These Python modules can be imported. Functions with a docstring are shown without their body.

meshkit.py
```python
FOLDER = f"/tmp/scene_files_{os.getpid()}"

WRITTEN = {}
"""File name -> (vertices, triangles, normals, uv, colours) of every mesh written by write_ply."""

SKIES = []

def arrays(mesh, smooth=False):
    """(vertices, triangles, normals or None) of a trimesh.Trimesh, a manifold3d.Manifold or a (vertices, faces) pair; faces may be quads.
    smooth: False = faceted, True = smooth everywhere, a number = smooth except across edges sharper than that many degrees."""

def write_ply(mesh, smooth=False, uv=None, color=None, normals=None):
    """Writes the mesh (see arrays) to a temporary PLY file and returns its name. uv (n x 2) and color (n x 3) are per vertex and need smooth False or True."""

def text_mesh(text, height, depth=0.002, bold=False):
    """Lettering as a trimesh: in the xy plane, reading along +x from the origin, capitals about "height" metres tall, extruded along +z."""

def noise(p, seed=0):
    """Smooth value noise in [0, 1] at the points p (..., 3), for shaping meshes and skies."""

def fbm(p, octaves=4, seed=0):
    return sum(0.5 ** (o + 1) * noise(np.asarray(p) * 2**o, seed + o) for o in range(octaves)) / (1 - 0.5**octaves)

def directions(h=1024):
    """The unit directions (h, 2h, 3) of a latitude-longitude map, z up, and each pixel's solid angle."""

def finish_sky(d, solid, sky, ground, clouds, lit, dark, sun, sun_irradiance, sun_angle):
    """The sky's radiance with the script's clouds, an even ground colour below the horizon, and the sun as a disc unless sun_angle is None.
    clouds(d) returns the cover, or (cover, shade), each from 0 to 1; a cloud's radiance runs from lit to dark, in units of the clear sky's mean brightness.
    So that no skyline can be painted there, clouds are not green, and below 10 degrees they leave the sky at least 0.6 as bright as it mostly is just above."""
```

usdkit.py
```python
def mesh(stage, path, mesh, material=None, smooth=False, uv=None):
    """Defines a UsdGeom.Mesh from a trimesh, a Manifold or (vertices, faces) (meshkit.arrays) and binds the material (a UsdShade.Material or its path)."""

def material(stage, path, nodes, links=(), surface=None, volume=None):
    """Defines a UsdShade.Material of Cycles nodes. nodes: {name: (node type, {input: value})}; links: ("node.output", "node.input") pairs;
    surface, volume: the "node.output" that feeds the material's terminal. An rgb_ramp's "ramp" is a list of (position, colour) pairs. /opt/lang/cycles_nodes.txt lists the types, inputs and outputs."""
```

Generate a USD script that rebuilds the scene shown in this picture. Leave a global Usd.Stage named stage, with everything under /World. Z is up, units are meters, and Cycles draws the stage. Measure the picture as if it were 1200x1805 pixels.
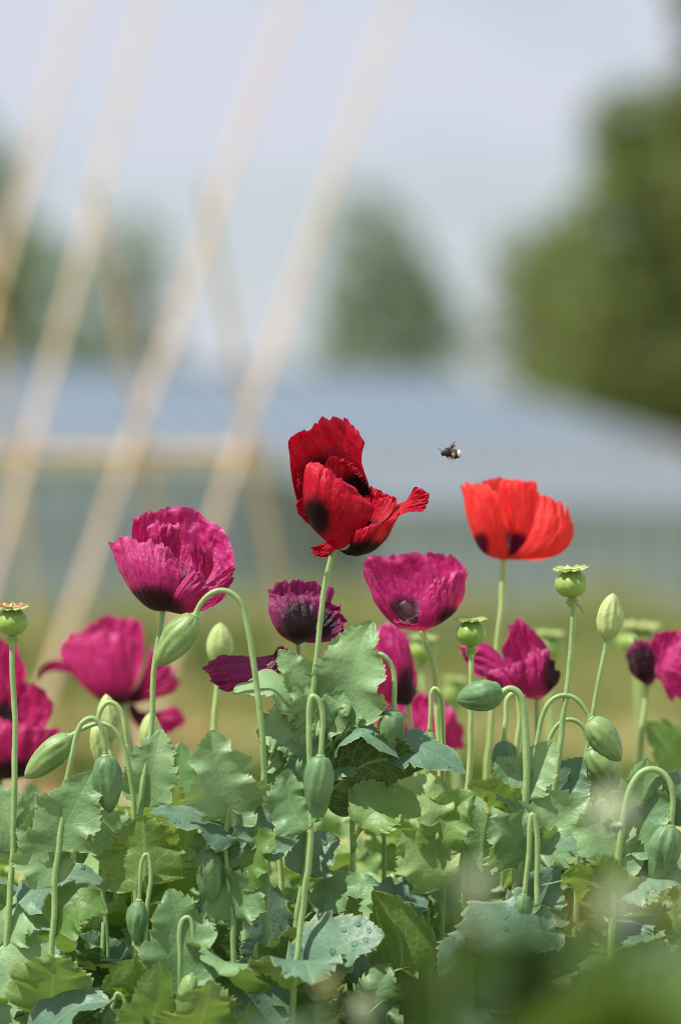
import math, random
import numpy as np, trimesh, usdkit, meshkit
from scipy.interpolate import CubicSpline, RectBivariateSpline
from pxr import Usd, UsdGeom, UsdLux, UsdShade, Gf, Sdf, Vt

stage = Usd.Stage.CreateInMemory()
UsdGeom.SetStageUpAxis(stage, 'Z'); UsdGeom.SetStageMetersPerUnit(stage, 1.0)
world = UsdGeom.Xform.Define(stage, '/World'); UsdGeom.Scope.Define(stage, '/World/Looks')
stage.SetDefaultPrim(world.GetPrim())

# ---------------------------------------------------------------- camera, sky, sun, exposure
D = 4.2                       # metres from the lens to the flower in focus
S = 0.504 / 1200              # metres per photo pixel at that distance
CAM_Z, HORIZON = 0.85, 1060.0
PITCH = math.atan((HORIZON - 902.5) * S / D)
cam = UsdGeom.Camera.Define(stage, '/World/camera')
cam.AddTranslateOp().Set(Gf.Vec3d(0, 0, CAM_Z)); cam.AddRotateXOp().Set(90 + math.degrees(PITCH))
cam.CreateHorizontalApertureAttr(15.7); cam.CreateVerticalApertureAttr(15.7 * 1024 / 680)
cam.CreateFocalLengthAttr(15.7 * D / 0.504)
cam.CreateFStopAttr(2.85); cam.CreateFocusDistanceAttr(D)
cam.CreateClippingRangeAttr(Gf.Vec2f(0.05, 5000))
cam.CreateExposureAttr(0.42)

SUN = np.array([-0.50, -0.26, 1.0]); SUN /= np.linalg.norm(SUN)
elev, rot = math.asin(SUN[2]), math.atan2(SUN[0], SUN[1])
dome = UsdLux.DomeLight.Define(stage, '/World/sky')
skymat = usdkit.material(stage, '/World/Looks/sky', {
    'sky': ('sky_texture', {'sky_type': 'single_scattering', 'sun_disc': False, 'sun_elevation': elev, 'sun_rotation': rot, 'aerosol_density': 1.0}),
    'tc': ('texture_coordinate', {}),
    'map': ('mapping', {'scale': (1.0, 1.0, 1.7), 'location': (0.8, 0.25, 0.1)}),
    'n': ('noise_texture', {'scale': 15.0, 'detail': 5, 'roughness': 0.52}),
    'r': ('map_range', {'from_min': 0.38, 'from_max': 0.60, 'to_min': 0.42, 'to_max': 1.0, 'clamp': True}),
    'm': ('mix', {'color2': (5.75, 6.0, 6.85)}),
    'bg': ('background_shader', {'strength': 0.088})},
    [('tc.generated', 'map.vector'), ('map.vector', 'n.vector'), ('n.fac', 'r.value'), ('r.result', 'm.fac'), ('sky.color', 'm.color1'), ('m.color', 'bg.color')], surface='bg.background')
UsdShade.MaterialBindingAPI.Apply(dome.GetPrim()).Bind(skymat)
sun = UsdLux.DistantLight.Define(stage, '/World/sun')
sun.CreateIntensityAttr(1.22); sun.CreateAngleAttr(0.6); sun.CreateNormalizeAttr(True); sun.CreateColorAttr(Gf.Vec3f(1.0, 0.95, 0.87))
q = Gf.Rotation(Gf.Vec3d(0, 0, 1), Gf.Vec3d(*SUN)).GetQuat()
sun.AddOrientOp(UsdGeom.XformOp.PrecisionDouble).Set(Gf.Quatd(q))

# ---------------------------------------------------------------- helpers
RNG = np.random.default_rng(7); random.seed(7)
R = np.array([1., 0, 0]); U = np.array([0, -math.sin(PITCH), math.cos(PITCH)]); F = np.array([0, math.cos(PITCH), math.sin(PITCH)])

def P(px, py, d=D):
    """The point that stands d metres in front of the lens along the view axis, seen at photo pixel px, py."""
    k = S * d / D
    return np.array([0, 0, CAM_Z]) + F * d + R * (px - 600) * k + U * (902.5 - py) * k

def V(x, y, z):
    """a direction: right, up, towards the lens"""
    v = R * x + U * y - F * z
    return v / np.linalg.norm(v)

USED = {}
def numbered(path):
    n = USED.get(path, -1) + 1; USED[path] = n
    return path if n == 0 else f'{path}_{n:03d}'

def path_of(parent): return '/World' if parent is None else str(parent.GetPath())

class Thing:
    def __init__(s, prim, base): s.prim, s.base = prim, base
    def GetPath(s): return s.prim.GetPath()

def tag(prim, label=None, cat=None, group=None, kind=None):
    p = prim.prim if isinstance(prim, Thing) else (prim.GetPrim() if hasattr(prim, 'GetPrim') else prim)
    for k, v in (('label', label), ('category', cat), ('group', group), ('kind', kind)):
        if v: p.SetCustomDataByKey(k, v)
    return prim

def thing(name, base, label, cat, group=None):
    x = UsdGeom.Xform.Define(stage, numbered('/World/' + name)); x.AddTranslateOp().Set(Gf.Vec3d(*map(float, base)))
    return tag(Thing(x.GetPrim(), np.asarray(base, float)), label, cat, group)

def obj(name, mesh, mat, parent=None, smooth=True, prim_vars=None, kind=None, label=None, base=None):
    """ONE mesh under parent; vertices are given in world space and made local to the thing's base."""
    b = parent.base if isinstance(parent, Thing) else np.zeros(3)
    if hasattr(mesh, 'vertices'): mesh = (np.asarray(mesh.vertices), np.asarray(mesh.faces))
    mesh = (np.asarray(mesh[0], float) - b, np.asarray(mesh[1], int))
    m = usdkit.mesh(stage, numbered(path_of(parent) + '/' + name), mesh, LOOK[mat], smooth=smooth)
    for k, v in (prim_vars or {}).items():
        UsdGeom.PrimvarsAPI(m).CreatePrimvar(k, Sdf.ValueTypeNames.Float3Array, 'vertex').Set(Vt.Vec3fArray.FromNumpy(np.asarray(v, np.float32)))
    m.CreateDoubleSidedAttr(True)
    t = Thing(m.GetPrim(), b)
    return tag(t, label=label, kind=kind)

def grid_faces(nu, nv, close=False):
    i, j = np.meshgrid(np.arange(nu - 1), np.arange(nv if close else nv - 1), indexing='ij'); k = (j + 1) % nv
    q = np.stack([i * nv + j, i * nv + k, (i + 1) * nv + k, (i + 1) * nv + j], -1).reshape(-1, 4)
    return np.vstack([q[:, [0, 1, 2]], q[:, [0, 2, 3]]])

def curve(points, n):
    p = np.asarray(points, float)
    t = np.r_[0, np.cumsum(np.linalg.norm(np.diff(p, axis=0), axis=1) ** 0.6)]
    return CubicSpline(t, p, bc_type='natural')(np.linspace(0, t[-1], n)) if len(p) > 2 else p[0] + np.linspace(0, 1, n)[:, None] * (p[1] - p[0])

def frames(p):
    t = np.gradient(p, axis=0); t /= np.linalg.norm(t, axis=1, keepdims=True) + 1e-12
    a = np.cross(t[0], [0.3, 0.9, 0.1]); a /= np.linalg.norm(a); A = []
    for k in t:
        a = a - k * (a @ k); a /= np.linalg.norm(a); A.append(a)
    A = np.array(A); return t, A, np.cross(t, A)

def tube(p, r, sides=10, ribs=0.0, cap=True):
    p = np.asarray(p, float); r = np.broadcast_to(r, (len(p),)).astype(float)
    t, a, b = frames(p); ang = np.arange(sides) * 2 * np.pi / sides
    rr = r[:, None] * (1 + ribs * np.cos(ang * 5))[None]
    v = p[:, None] + rr[..., None] * (np.cos(ang)[None, :, None] * a[:, None] + np.sin(ang)[None, :, None] * b[:, None])
    v = v.reshape(-1, 3); f = grid_faces(len(p), sides, True)
    if cap:
        n = len(v); v = np.vstack([v, p[:1], p[-1:]]); k = np.arange(sides); e = n - sides
        f = np.vstack([f, np.stack([k, (k + 1) % sides, np.full(sides, n)], 1)[:, ::-1], np.stack([e + k, e + (k + 1) % sides, np.full(sides, n + 1)], 1)])
    return v, f

def join(parts):
    vs, fs, n = [], [], 0
    for v, f in parts: vs.append(np.asarray(v)); fs.append(np.asarray(f) + n); n += len(v)
    return np.vstack(vs), np.vstack(fs)

def lathe(base, axis, hs, rs, sides=32, mod=None):
    """radius rs at height hs along axis; mod(h index array, angle array) scales the radius."""
    axis = np.asarray(axis, float) / np.linalg.norm(axis); a = np.cross(axis, V(0, 0, 1)); a /= np.linalg.norm(a); b = np.cross(axis, a)
    ang = np.arange(sides) * 2 * np.pi / sides; hs, rs = np.asarray(hs, float), np.asarray(rs, float)
    rr = rs[:, None] * (mod(np.linspace(0, 1, len(hs))[:, None], ang[None]) if mod is not None else np.ones((1, sides)))
    v = base + hs[:, None, None] * axis + rr[..., None] * (np.cos(ang)[None, :, None] * a + np.sin(ang)[None, :, None] * b)
    return v.reshape(-1, 3), grid_faces(len(hs), sides, True)

def box(lo, hi):
    m = trimesh.creation.box(bounds=[lo, hi]); return np.array(m.vertices), np.array(m.faces)

def beam(a, b, w, h=None, up=(0, 0, 1)):
    a, b = np.asarray(a, float), np.asarray(b, float); t = (b - a) / np.linalg.norm(b - a)
    s = np.cross(t, up); s /= np.linalg.norm(s); n = np.cross(s, t); h = h or w
    v = [e + i * s * w / 2 + j * n * h / 2 for e in (a, b) for i, j in ((-1, -1), (1, -1), (1, 1), (-1, 1))]
    f = [[0, 1, 5, 4], [1, 2, 6, 5], [2, 3, 7, 6], [3, 0, 4, 7], [3, 2, 1, 0], [4, 5, 6, 7]]
    f = np.array(f); return np.array(v), np.vstack([f[:, [0, 1, 2]], f[:, [0, 2, 3]]])

# ---------------------------------------------------------------- materials
LOOK = {}
def M(name, *a, **k):
    LOOK[name] = usdkit.material(stage, '/World/Looks/' + name, *a, **k); return LOOK[name]

def petal_mat(name, c1, c2, edge, dark, trans, tmix=0.30, bumpd=0.0016, spec=0.36, sheen=0.10):
    M(name, {
        'a': ('attribute', {'attribute': 'petal'}), 'ab': ('attribute', {'attribute': 'blotch'}),
        'sx': ('separate_xyz', {}), 'sb': ('separate_xyz', {}),
        'm1': ('mapping', {'scale': (2.2, 26, 1)}), 'n1': ('noise_texture', {'scale': 2.2, 'detail': 4, 'roughness': 0.6}),
        'm2': ('mapping', {'scale': (5, 9, 1)}), 'n2': ('noise_texture', {'scale': 1.3, 'detail': 3}),
        'rng': ('map_range', {'from_min': 0.33, 'from_max': 0.68, 'clamp': True}),
        'mixc': ('mix', {'color1': c1, 'color2': c2}),
        'em': ('map_range', {'from_min': 0.9, 'from_max': 1.0, 'to_min': 0, 'to_max': 0.55, 'clamp': True}),
        'mixe': ('mix', {'color2': edge}),
        'bj': ('math', {'math_type': 'multiply_add', 'value2': 0.95, 'value3': -0.47}),
        'badd': ('math', {'math_type': 'add'}),
        'bs': ('map_range', {'range_type': 'smoothstep', 'from_min': 0.22, 'from_max': 0.84, 'clamp': True}),
        'mixb': ('mix', {'color2': dark}),
        'h': ('math', {'math_type': 'multiply_add', 'value2': 0.7}),
        'cr': ('noise_texture', {'scale': 210, 'detail': 3, 'roughness': 0.65}), 'gp': ('geometry', {}), 'h2': ('math', {'math_type': 'multiply_add', 'value2': 0.9}),
        'bump': ('bump', {'strength': 0.7, 'distance': bumpd}),
        'p': ('principled_bsdf', {'roughness': 0.42, 'specular_ior_level': spec, 'sheen_weight': sheen, 'sheen_roughness': 0.35, 'sheen_tint': (1, 0.75, 0.9)}),
        'br': ('map_range', {'from_min': 0.36, 'from_max': 0.60, 'to_min': 0.5, 'to_max': 0.0, 'clamp': True}), 'bc': ('mix', {'mix_type': 'multiply', 'color2': (0.62, 0.45, 0.62)}), 'tc': ('mix', {'mix_type': 'multiply', 'fac': 1.0, 'color2': trans}),
        't': ('translucent_bsdf', {}), 'mix': ('mix_closure', {'fac': tmix})},
        [('a.vector', 'sx.vector'), ('ab.vector', 'sb.vector'), ('a.vector', 'm1.vector'), ('m1.vector', 'n1.vector'), ('a.vector', 'm2.vector'), ('m2.vector', 'n2.vector'),
         ('n1.fac', 'rng.value'), ('rng.result', 'mixc.fac'), ('sx.x', 'em.value'), ('em.result', 'mixe.fac'), ('mixc.color', 'mixe.color1'),
         ('n1.fac', 'bj.value1'), ('bj.value', 'badd.value1'), ('sb.x', 'badd.value2'), ('badd.value', 'bs.value'), ('bs.result', 'mixb.fac'), ('n2.fac', 'br.value'), ('br.result', 'bc.fac'), ('mixe.color', 'bc.color1'), ('bc.color', 'mixb.color1'),
         ('n1.fac', 'h.value1'), ('n2.fac', 'h.value3'), ('gp.position', 'cr.vector'), ('cr.fac', 'h2.value1'), ('h.value', 'h2.value3'), ('h2.value', 'bump.height'), ('bump.normal', 'p.normal'), ('mixb.color', 'p.base_color'),
         ('mixb.color', 'tc.color1'), ('tc.color', 't.color'), ('p.BSDF', 'mix.closure1'), ('t.BSDF', 'mix.closure2')], surface='mix.closure')

petal_mat('petal_red', (0.36, 0.002, 0.012), (0.58, 0.008, 0.035), (0.66, 0.03, 0.09), (0.012, 0.002, 0.006), (1.3, 0.8, 1.0), 0.2, 0.0008, 0.17, 0.0)
petal_mat('petal_scarlet', (0.92, 0.030, 0.03), (0.96, 0.08, 0.07), (0.9, 0.14, 0.11), (0.09, 0.004, 0.03), (1.1, 1.1, 1.1), 0.48, 0.0008, 0.2, 0.02)
petal_mat('petal_magenta', (0.40, 0.004, 0.10), (0.64, 0.045, 0.28), (0.74, 0.14, 0.40), (0.030, 0.001, 0.012), (1.3, 0.5, 0.75), 0.34)
petal_mat('petal_pink', (0.44, 0.004, 0.105), (0.66, 0.045, 0.265), (0.74, 0.14, 0.40), (0.05, 0.003, 0.02), (1.3, 0.6, 0.8), 0.36)
petal_mat('petal_crimson', (0.36, 0.003, 0.08), (0.53, 0.015, 0.16), (0.6, 0.05, 0.22), (0.018, 0.001, 0.008), (1.3, 0.6, 0.8))
petal_mat('petal_purple', (0.19, 0.010, 0.085), (0.33, 0.03, 0.16), (0.36, 0.05, 0.2), (0.014, 0.002, 0.008), (1.3, 0.6, 0.9))

def leaf_mat(name, c1, c2, under, trans, tmix=0.22):
    M(name, {
        'a': ('attribute', {'attribute': 'leaf'}), 'sx': ('separate_xyz', {}), 'g': ('geometry', {}), 'oi': ('object_info', {}),
        'av': ('math', {'math_type': 'absolute'}),
        # side veins sweep forward from the midrib
        'sk': ('math', {'math_type': 'multiply_add', 'value2': -0.27}), 'k': ('math', {'math_type': 'multiply', 'value2': 9.0}),
        'wob': ('noise_texture', {'scale': 60, 'detail': 1}), 'wk': ('math', {'math_type': 'multiply_add', 'value2': 0.5}),
        'fr': ('math', {'math_type': 'pingpong', 'value2': 0.5}), 'vl': ('map_range', {'from_min': 0.0, 'from_max': 0.05, 'to_min': 1, 'to_max': 0, 'clamp': True}),
        'mr': ('map_range', {'from_min': 0.015, 'from_max': 0.06, 'to_min': 1, 'to_max': 0, 'clamp': True}),
        'vor': ('voronoi_texture', {'feature': 'distance_to_edge', 'scale': 130}), 'vv': ('map_range', {'from_min': 0.0, 'from_max': 0.07, 'to_min': 0.45, 'to_max': 0, 'clamp': True}),
        'mx1': ('math', {'math_type': 'maximum'}), 'mx2': ('math', {'math_type': 'maximum'}),
        'nb': ('noise_texture', {'scale': 38, 'detail': 3}), 'nr': ('map_range', {'from_min': 0.35, 'from_max': 0.65, 'to_min': -0.25, 'to_max': 0.3}),
        'rr': ('map_range', {'from_min': 0, 'from_max': 1, 'to_min': -0.1, 'to_max': 1.0}), 'sum': ('math', {'math_type': 'add', 'use_clamp': True}),
        'c': ('mix', {'color1': c1, 'color2': c2}),
        'ub': ('mix', {'color2': under}),
        'em': ('map_range', {'from_min': 0.93, 'from_max': 1.0, 'to_min': 0, 'to_max': 0.55, 'clamp': True}), 'ec': ('mix', {'color2': (0.45, 0.47, 0.20)}), 'sn': ('noise_texture', {'scale': 75, 'detail': 3, 'roughness': 0.7}), 'sr': ('map_range', {'from_min': 0.66, 'from_max': 0.74, 'to_min': 0, 'to_max': 0.6, 'clamp': True}), 'sc': ('mix', {'color2': (0.30, 0.27, 0.11)}), 'ub2': ('math', {'math_type': 'multiply_add', 'value2': 0.35, 'value3': 0.22}), 'vf2': ('math', {'math_type': 'multiply'}),
        'vc': ('mix', {'color2': (0.33, 0.44, 0.20)}),
        'spot': ('noise_texture', {'scale': 300, 'detail': 2}), 'hh': ('math', {'math_type': 'multiply_add', 'value2': -0.22}), 'hm': ('math', {'math_type': 'multiply_add', 'value2': 0.9}),
        'bump': ('bump', {'strength': 0.5, 'distance': 0.0012}),
        'p': ('principled_bsdf', {'roughness': 0.46, 'specular_ior_level': 0.42}),
        'tl': ('mix', {'fac': 0.5, 'color2': trans}), 't': ('translucent_bsdf', {}), 'mix': ('mix_closure', {'fac': tmix})},
        [('a.vector', 'sx.vector'), ('sx.y', 'av.value1'), ('av.value', 'sk.value1'), ('sx.x', 'sk.value3'), ('sk.value', 'k.value1'), ('wob.fac', 'wk.value1'), ('k.value', 'wk.value3'),
         ('g.position', 'wob.vector'), ('wk.value', 'fr.value1'), ('fr.value', 'vl.value'), ('av.value', 'mr.value'), ('g.position', 'vor.vector'), ('vor.distance', 'vv.value'),
         ('vl.result', 'mx1.value1'), ('mr.result', 'mx1.value2'), ('mx1.value', 'mx2.value1'), ('vv.result', 'mx2.value2'),
         ('g.position', 'nb.vector'), ('nb.fac', 'nr.value'), ('oi.random', 'rr.value'), ('rr.result', 'sum.value1'), ('nr.result', 'sum.value2'), ('sum.value', 'c.fac'),
         ('g.backfacing', 'ub.fac'), ('c.color', 'ub.color1'), ('mx2.value', 'vf2.value1'), ('g.backfacing', 'ub2.value1'), ('ub2.value', 'vf2.value2'), ('vf2.value', 'vc.fac'), ('ub.color', 'vc.color1'), ('sx.z', 'em.value'), ('em.result', 'ec.fac'), ('vc.color', 'ec.color1'), ('g.position', 'sn.vector'), ('sn.fac', 'sr.value'), ('sr.result', 'sc.fac'), ('ec.color', 'sc.color1'),
         ('g.position', 'spot.vector'), ('mx1.value', 'hh.value1'), ('spot.fac', 'hm.value1'), ('nb.fac', 'hm.value3'), ('hm.value', 'hh.value3'), ('hh.value', 'bump.height'), ('bump.normal', 'p.normal'),
         ('sc.color', 'p.base_color'), ('sc.color', 'tl.color1'), ('tl.color', 't.color'), ('p.BSDF', 'mix.closure1'), ('t.BSDF', 'mix.closure2')], surface='mix.closure')
leaf_mat('leaf_glaucous', (0.13, 0.265, 0.11), (0.26, 0.42, 0.20), (0.17, 0.30, 0.08), (0.38, 0.56, 0.05), 0.27)
leaf_mat('leaf_green', (0.11, 0.23, 0.05), (0.19, 0.33, 0.10), (0.13, 0.235, 0.05), (0.40, 0.56, 0.03), 0.38)
leaf_mat('leaf_blue', (0.085, 0.175, 0.115), (0.14, 0.26, 0.16), (0.10, 0.19, 0.065), (0.24, 0.38, 0.05), 0.2)

leaf_mat('leaf_deep', (0.085, 0.175, 0.115), (0.14, 0.26, 0.16), (0.045, 0.105, 0.025), (0.14, 0.26, 0.03), 0.14)
leaf_mat('leaf_light', (0.18, 0.33, 0.09), (0.32, 0.46, 0.18), (0.22, 0.36, 0.08), (0.48, 0.62, 0.06), 0.32)

def skin_mat(name, c1, c2, rough=0.45, scale=90, bump=0.4, dist=0.0006, scar=None):
    M(name, {'g': ('geometry', {}), 'n': ('noise_texture', {'scale': scale, 'detail': 4, 'roughness': 0.6}), 'r': ('map_range', {'from_min': 0.35, 'from_max': 0.65, 'clamp': True}),
             'c': ('mix', {'color1': c1, 'color2': c2}), 'n2': ('noise_texture', {'scale': scale * 5, 'detail': 2}),
             'b': ('bump', {'strength': bump, 'distance': dist}), 'p': ('principled_bsdf', {'roughness': rough, 'specular_ior_level': 0.4}),
             'sn': ('noise_texture', {'scale': 110, 'detail': 4, 'roughness': 0.7}), 'sr': ('map_range', {'from_min': 0.60, 'from_max': 0.72, 'to_min': 0, 'to_max': 0.75 if scar else 0.0, 'clamp': True}), 'sc': ('mix', {'color2': scar or (0, 0, 0)})},
      [('g.position', 'n.vector'), ('g.position', 'n2.vector'), ('n.fac', 'r.value'), ('r.result', 'c.fac'), ('g.position', 'sn.vector'), ('sn.fac', 'sr.value'), ('sr.result', 'sc.fac'), ('c.color', 'sc.color1'), ('sc.color', 'p.base_color'), ('n2.fac', 'b.height'), ('b.normal', 'p.normal')], surface='p.BSDF')
skin_mat('stem_green', (0.22, 0.36, 0.13), (0.29, 0.43, 0.17), scar=(0.20, 0.22, 0.09))
skin_mat('stem_pale', (0.32, 0.45, 0.15), (0.40, 0.52, 0.20))
skin_mat('bud_green', (0.15, 0.255, 0.075), (0.235, 0.345, 0.125), scale=60, bump=0.5, dist=0.0006, rough=0.48, scar=(0.25, 0.22, 0.10))
skin_mat('bud_pale', (0.29, 0.39, 0.12), (0.44, 0.51, 0.21), scale=60, bump=0.5, dist=0.0006, rough=0.48, scar=(0.25, 0.22, 0.10))
skin_mat('bud_blue', (0.075, 0.165, 0.065), (0.135, 0.25, 0.10), scale=60, bump=0.5, dist=0.0006, rough=0.48, scar=(0.25, 0.22, 0.10))
skin_mat('pod', (0.20, 0.34, 0.06), (0.27, 0.40, 0.09), rough=0.38, scar=(0.16, 0.20, 0.05))
skin_mat('pod_disc', (0.36, 0.46, 0.14), (0.45, 0.50, 0.20), rough=0.6)
skin_mat('disc_ray', (0.36, 0.13, 0.07), (0.45, 0.3, 0.1), rough=0.6)
skin_mat('pistil_dark', (0.05, 0.015, 0.03), (0.12, 0.05, 0.07), rough=0.5)
skin_mat('stamen_pale', (0.55, 0.45, 0.30), (0.7, 0.6, 0.45), rough=0.6)
skin_mat('stamen_dark', (0.09, 0.03, 0.06), (0.22, 0.15, 0.17), rough=0.6)
skin_mat('hair', (0.45, 0.5, 0.4), (0.6, 0.6, 0.5), rough=0.6)
skin_mat('bee_black', (0.012, 0.010, 0.008), (0.03, 0.022, 0.018), rough=0.55, scale=900)
skin_mat('bee_white', (0.72, 0.68, 0.58), (0.8, 0.77, 0.68), rough=0.8, scale=900)
skin_mat('bee_tan', (0.32, 0.25, 0.12), (0.42, 0.34, 0.18), rough=0.8, scale=900)
skin_mat('cane', (0.45, 0.32, 0.20), (0.58, 0.44, 0.29), rough=0.5, scale=14)
skin_mat('cane_node', (0.30, 0.21, 0.11), (0.42, 0.31, 0.17), rough=0.6, scale=40)
skin_mat('twine', (0.42, 0.36, 0.24), (0.5, 0.43, 0.3), rough=0.9, scale=200)
skin_mat('soil', (0.10, 0.065, 0.04), (0.16, 0.11, 0.07), rough=0.95, scale=12, bump=0.9, dist=0.03)
skin_mat('field', (0.31, 0.31, 0.10), (0.40, 0.34, 0.13), rough=0.95, scale=0.30, bump=0.8, dist=0.05)
skin_mat('dry_strip', (0.50, 0.33, 0.15), (0.42, 0.28, 0.11), rough=0.95, scale=0.8, bump=0.8, dist=0.05)
skin_mat('bark', (0.10, 0.08, 0.06), (0.17, 0.14, 0.11), rough=0.9, scale=3, bump=0.8, dist=0.03)
skin_mat('frame_metal', (0.26, 0.29, 0.31), (0.32, 0.34, 0.35), rough=0.45, scale=2)
skin_mat('white_paint', (0.66, 0.62, 0.56), (0.74, 0.70, 0.66), rough=0.6, scale=1)
def foliage(name, c1, c2, tr):
    M(name, {'g': ('geometry', {}), 'c': ('mix', {'color1': c1, 'color2': c2}), 'p': ('principled_bsdf', {'roughness': 0.5, 'specular_ior_level': 0.3}), 't': ('translucent_bsdf', {'color': tr}), 'm': ('mix_closure', {'fac': 0.25})},
      [('g.random_per_island', 'c.fac'), ('c.color', 'p.base_color'), ('p.BSDF', 'm.closure1'), ('t.BSDF', 'm.closure2')], surface='m.closure')
foliage('leaf_tree_olive', (0.15, 0.20, 0.065), (0.25, 0.29, 0.11), (0.32, 0.38, 0.10))
foliage('leaf_tree_dark', (0.20, 0.29, 0.20), (0.29, 0.37, 0.27), (0.3, 0.4, 0.24))
foliage('leaf_hedge', (0.28, 0.30, 0.11), (0.36, 0.35, 0.14), (0.4, 0.42, 0.12))
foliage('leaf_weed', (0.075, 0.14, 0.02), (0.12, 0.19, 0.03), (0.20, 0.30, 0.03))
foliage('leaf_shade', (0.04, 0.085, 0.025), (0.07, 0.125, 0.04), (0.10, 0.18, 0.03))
foliage('bloom_pale', (0.44, 0.48, 0.38), (0.52, 0.55, 0.44), (0.4, 0.45, 0.35))
foliage('bloom_orange', (0.36, 0.26, 0.08), (0.42, 0.30, 0.10), (0.4, 0.28, 0.06))
M('glass_roof', {'g': ('geometry', {}), 'n': ('noise_texture', {'scale': 0.6, 'detail': 3}), 'c': ('mix', {'color1': (0.10, 0.155, 0.22), 'color2': (0.135, 0.19, 0.25)}), 'p': ('principled_bsdf', {'roughness': 0.35, 'specular_ior_level': 0.3})},
  [('g.position', 'n.vector'), ('n.fac', 'c.fac'), ('c.color', 'p.base_color'), ], surface='p.BSDF')
M('glass_pane', {'fr': ('fresnel', {'IOR': 1.5}), 't': ('transparent_bsdf', {'color': (0.80, 0.86, 0.86)}), 'g': ('glossy_bsdf', {'color': (1, 1, 1), 'roughness': 0.06}), 'm': ('mix_closure', {}), 'dust': ('diffuse_bsdf', {'color': (0.52, 0.65, 0.74)}), 'md': ('mix_closure', {'fac': 0.66})},
  [('fr.fac', 'm.fac'), ('t.BSDF', 'm.closure1'), ('g.BSDF', 'm.closure2'), ('m.closure', 'md.closure1'), ('dust.BSDF', 'md.closure2')], surface='md.closure')
M('wing', {'fr': ('fresnel', {'IOR': 1.4}), 't': ('transparent_bsdf', {'color': (0.93, 0.9, 0.86)}), 'g': ('glossy_bsdf', {'roughness': 0.2}), 'm': ('mix_closure', {})},
  [('fr.fac', 'm.fac'), ('t.BSDF', 'm.closure1'), ('g.BSDF', 'm.closure2')], surface='m.closure')
M('dew', {'fr': ('fresnel', {'IOR': 1.5}), 't': ('transparent_bsdf', {'color': (0.97, 1, 1)}), 'g': ('glossy_bsdf', {'roughness': 0.05}), 'm': ('mix_closure', {})},
  [('fr.fac', 'm.fac'), ('t.BSDF', 'm.closure1'), ('g.BSDF', 'm.closure2')], surface='m.closure')

# ---------------------------------------------------------------- the setting: ground, field, far buildings and trees
def sheet(name, corners, mat, n=2, rough=0.0):
    a, b, c, d = [np.asarray(x, float) for x in corners]; t = np.linspace(0, 1, n)
    u, v = np.meshgrid(t, t, indexing='ij'); u, v = u[..., None], v[..., None]
    p = ((1 - u) * (1 - v) * a + u * (1 - v) * b + u * v * c + (1 - u) * v * d).reshape(-1, 3)
    if rough: p[:, 2] += rough * (meshkit.fbm(p * 9, 3, 5) - 0.5)
    return tag(obj(name, (p, grid_faces(n, n)), mat), kind='structure')
sheet('ground', [(-1500, -300, 0), (1500, -300, 0), (1500, 2500, 0), (-1500, 2500, 0)], 'field')
sheet('flower_bed_soil', [(-1.6, 1.2, .03), (1.6, 1.2, .03), (1.6, 6.4, .03), (-1.6, 6.4, .03)], 'soil', 60, 0.04)
sheet('dry_earth_strip', [(-3.6, 22, .008), (-.6, 22, .008), (-0.9, 48, .008), (-5.8, 48, .008)], 'dry_strip')

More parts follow.
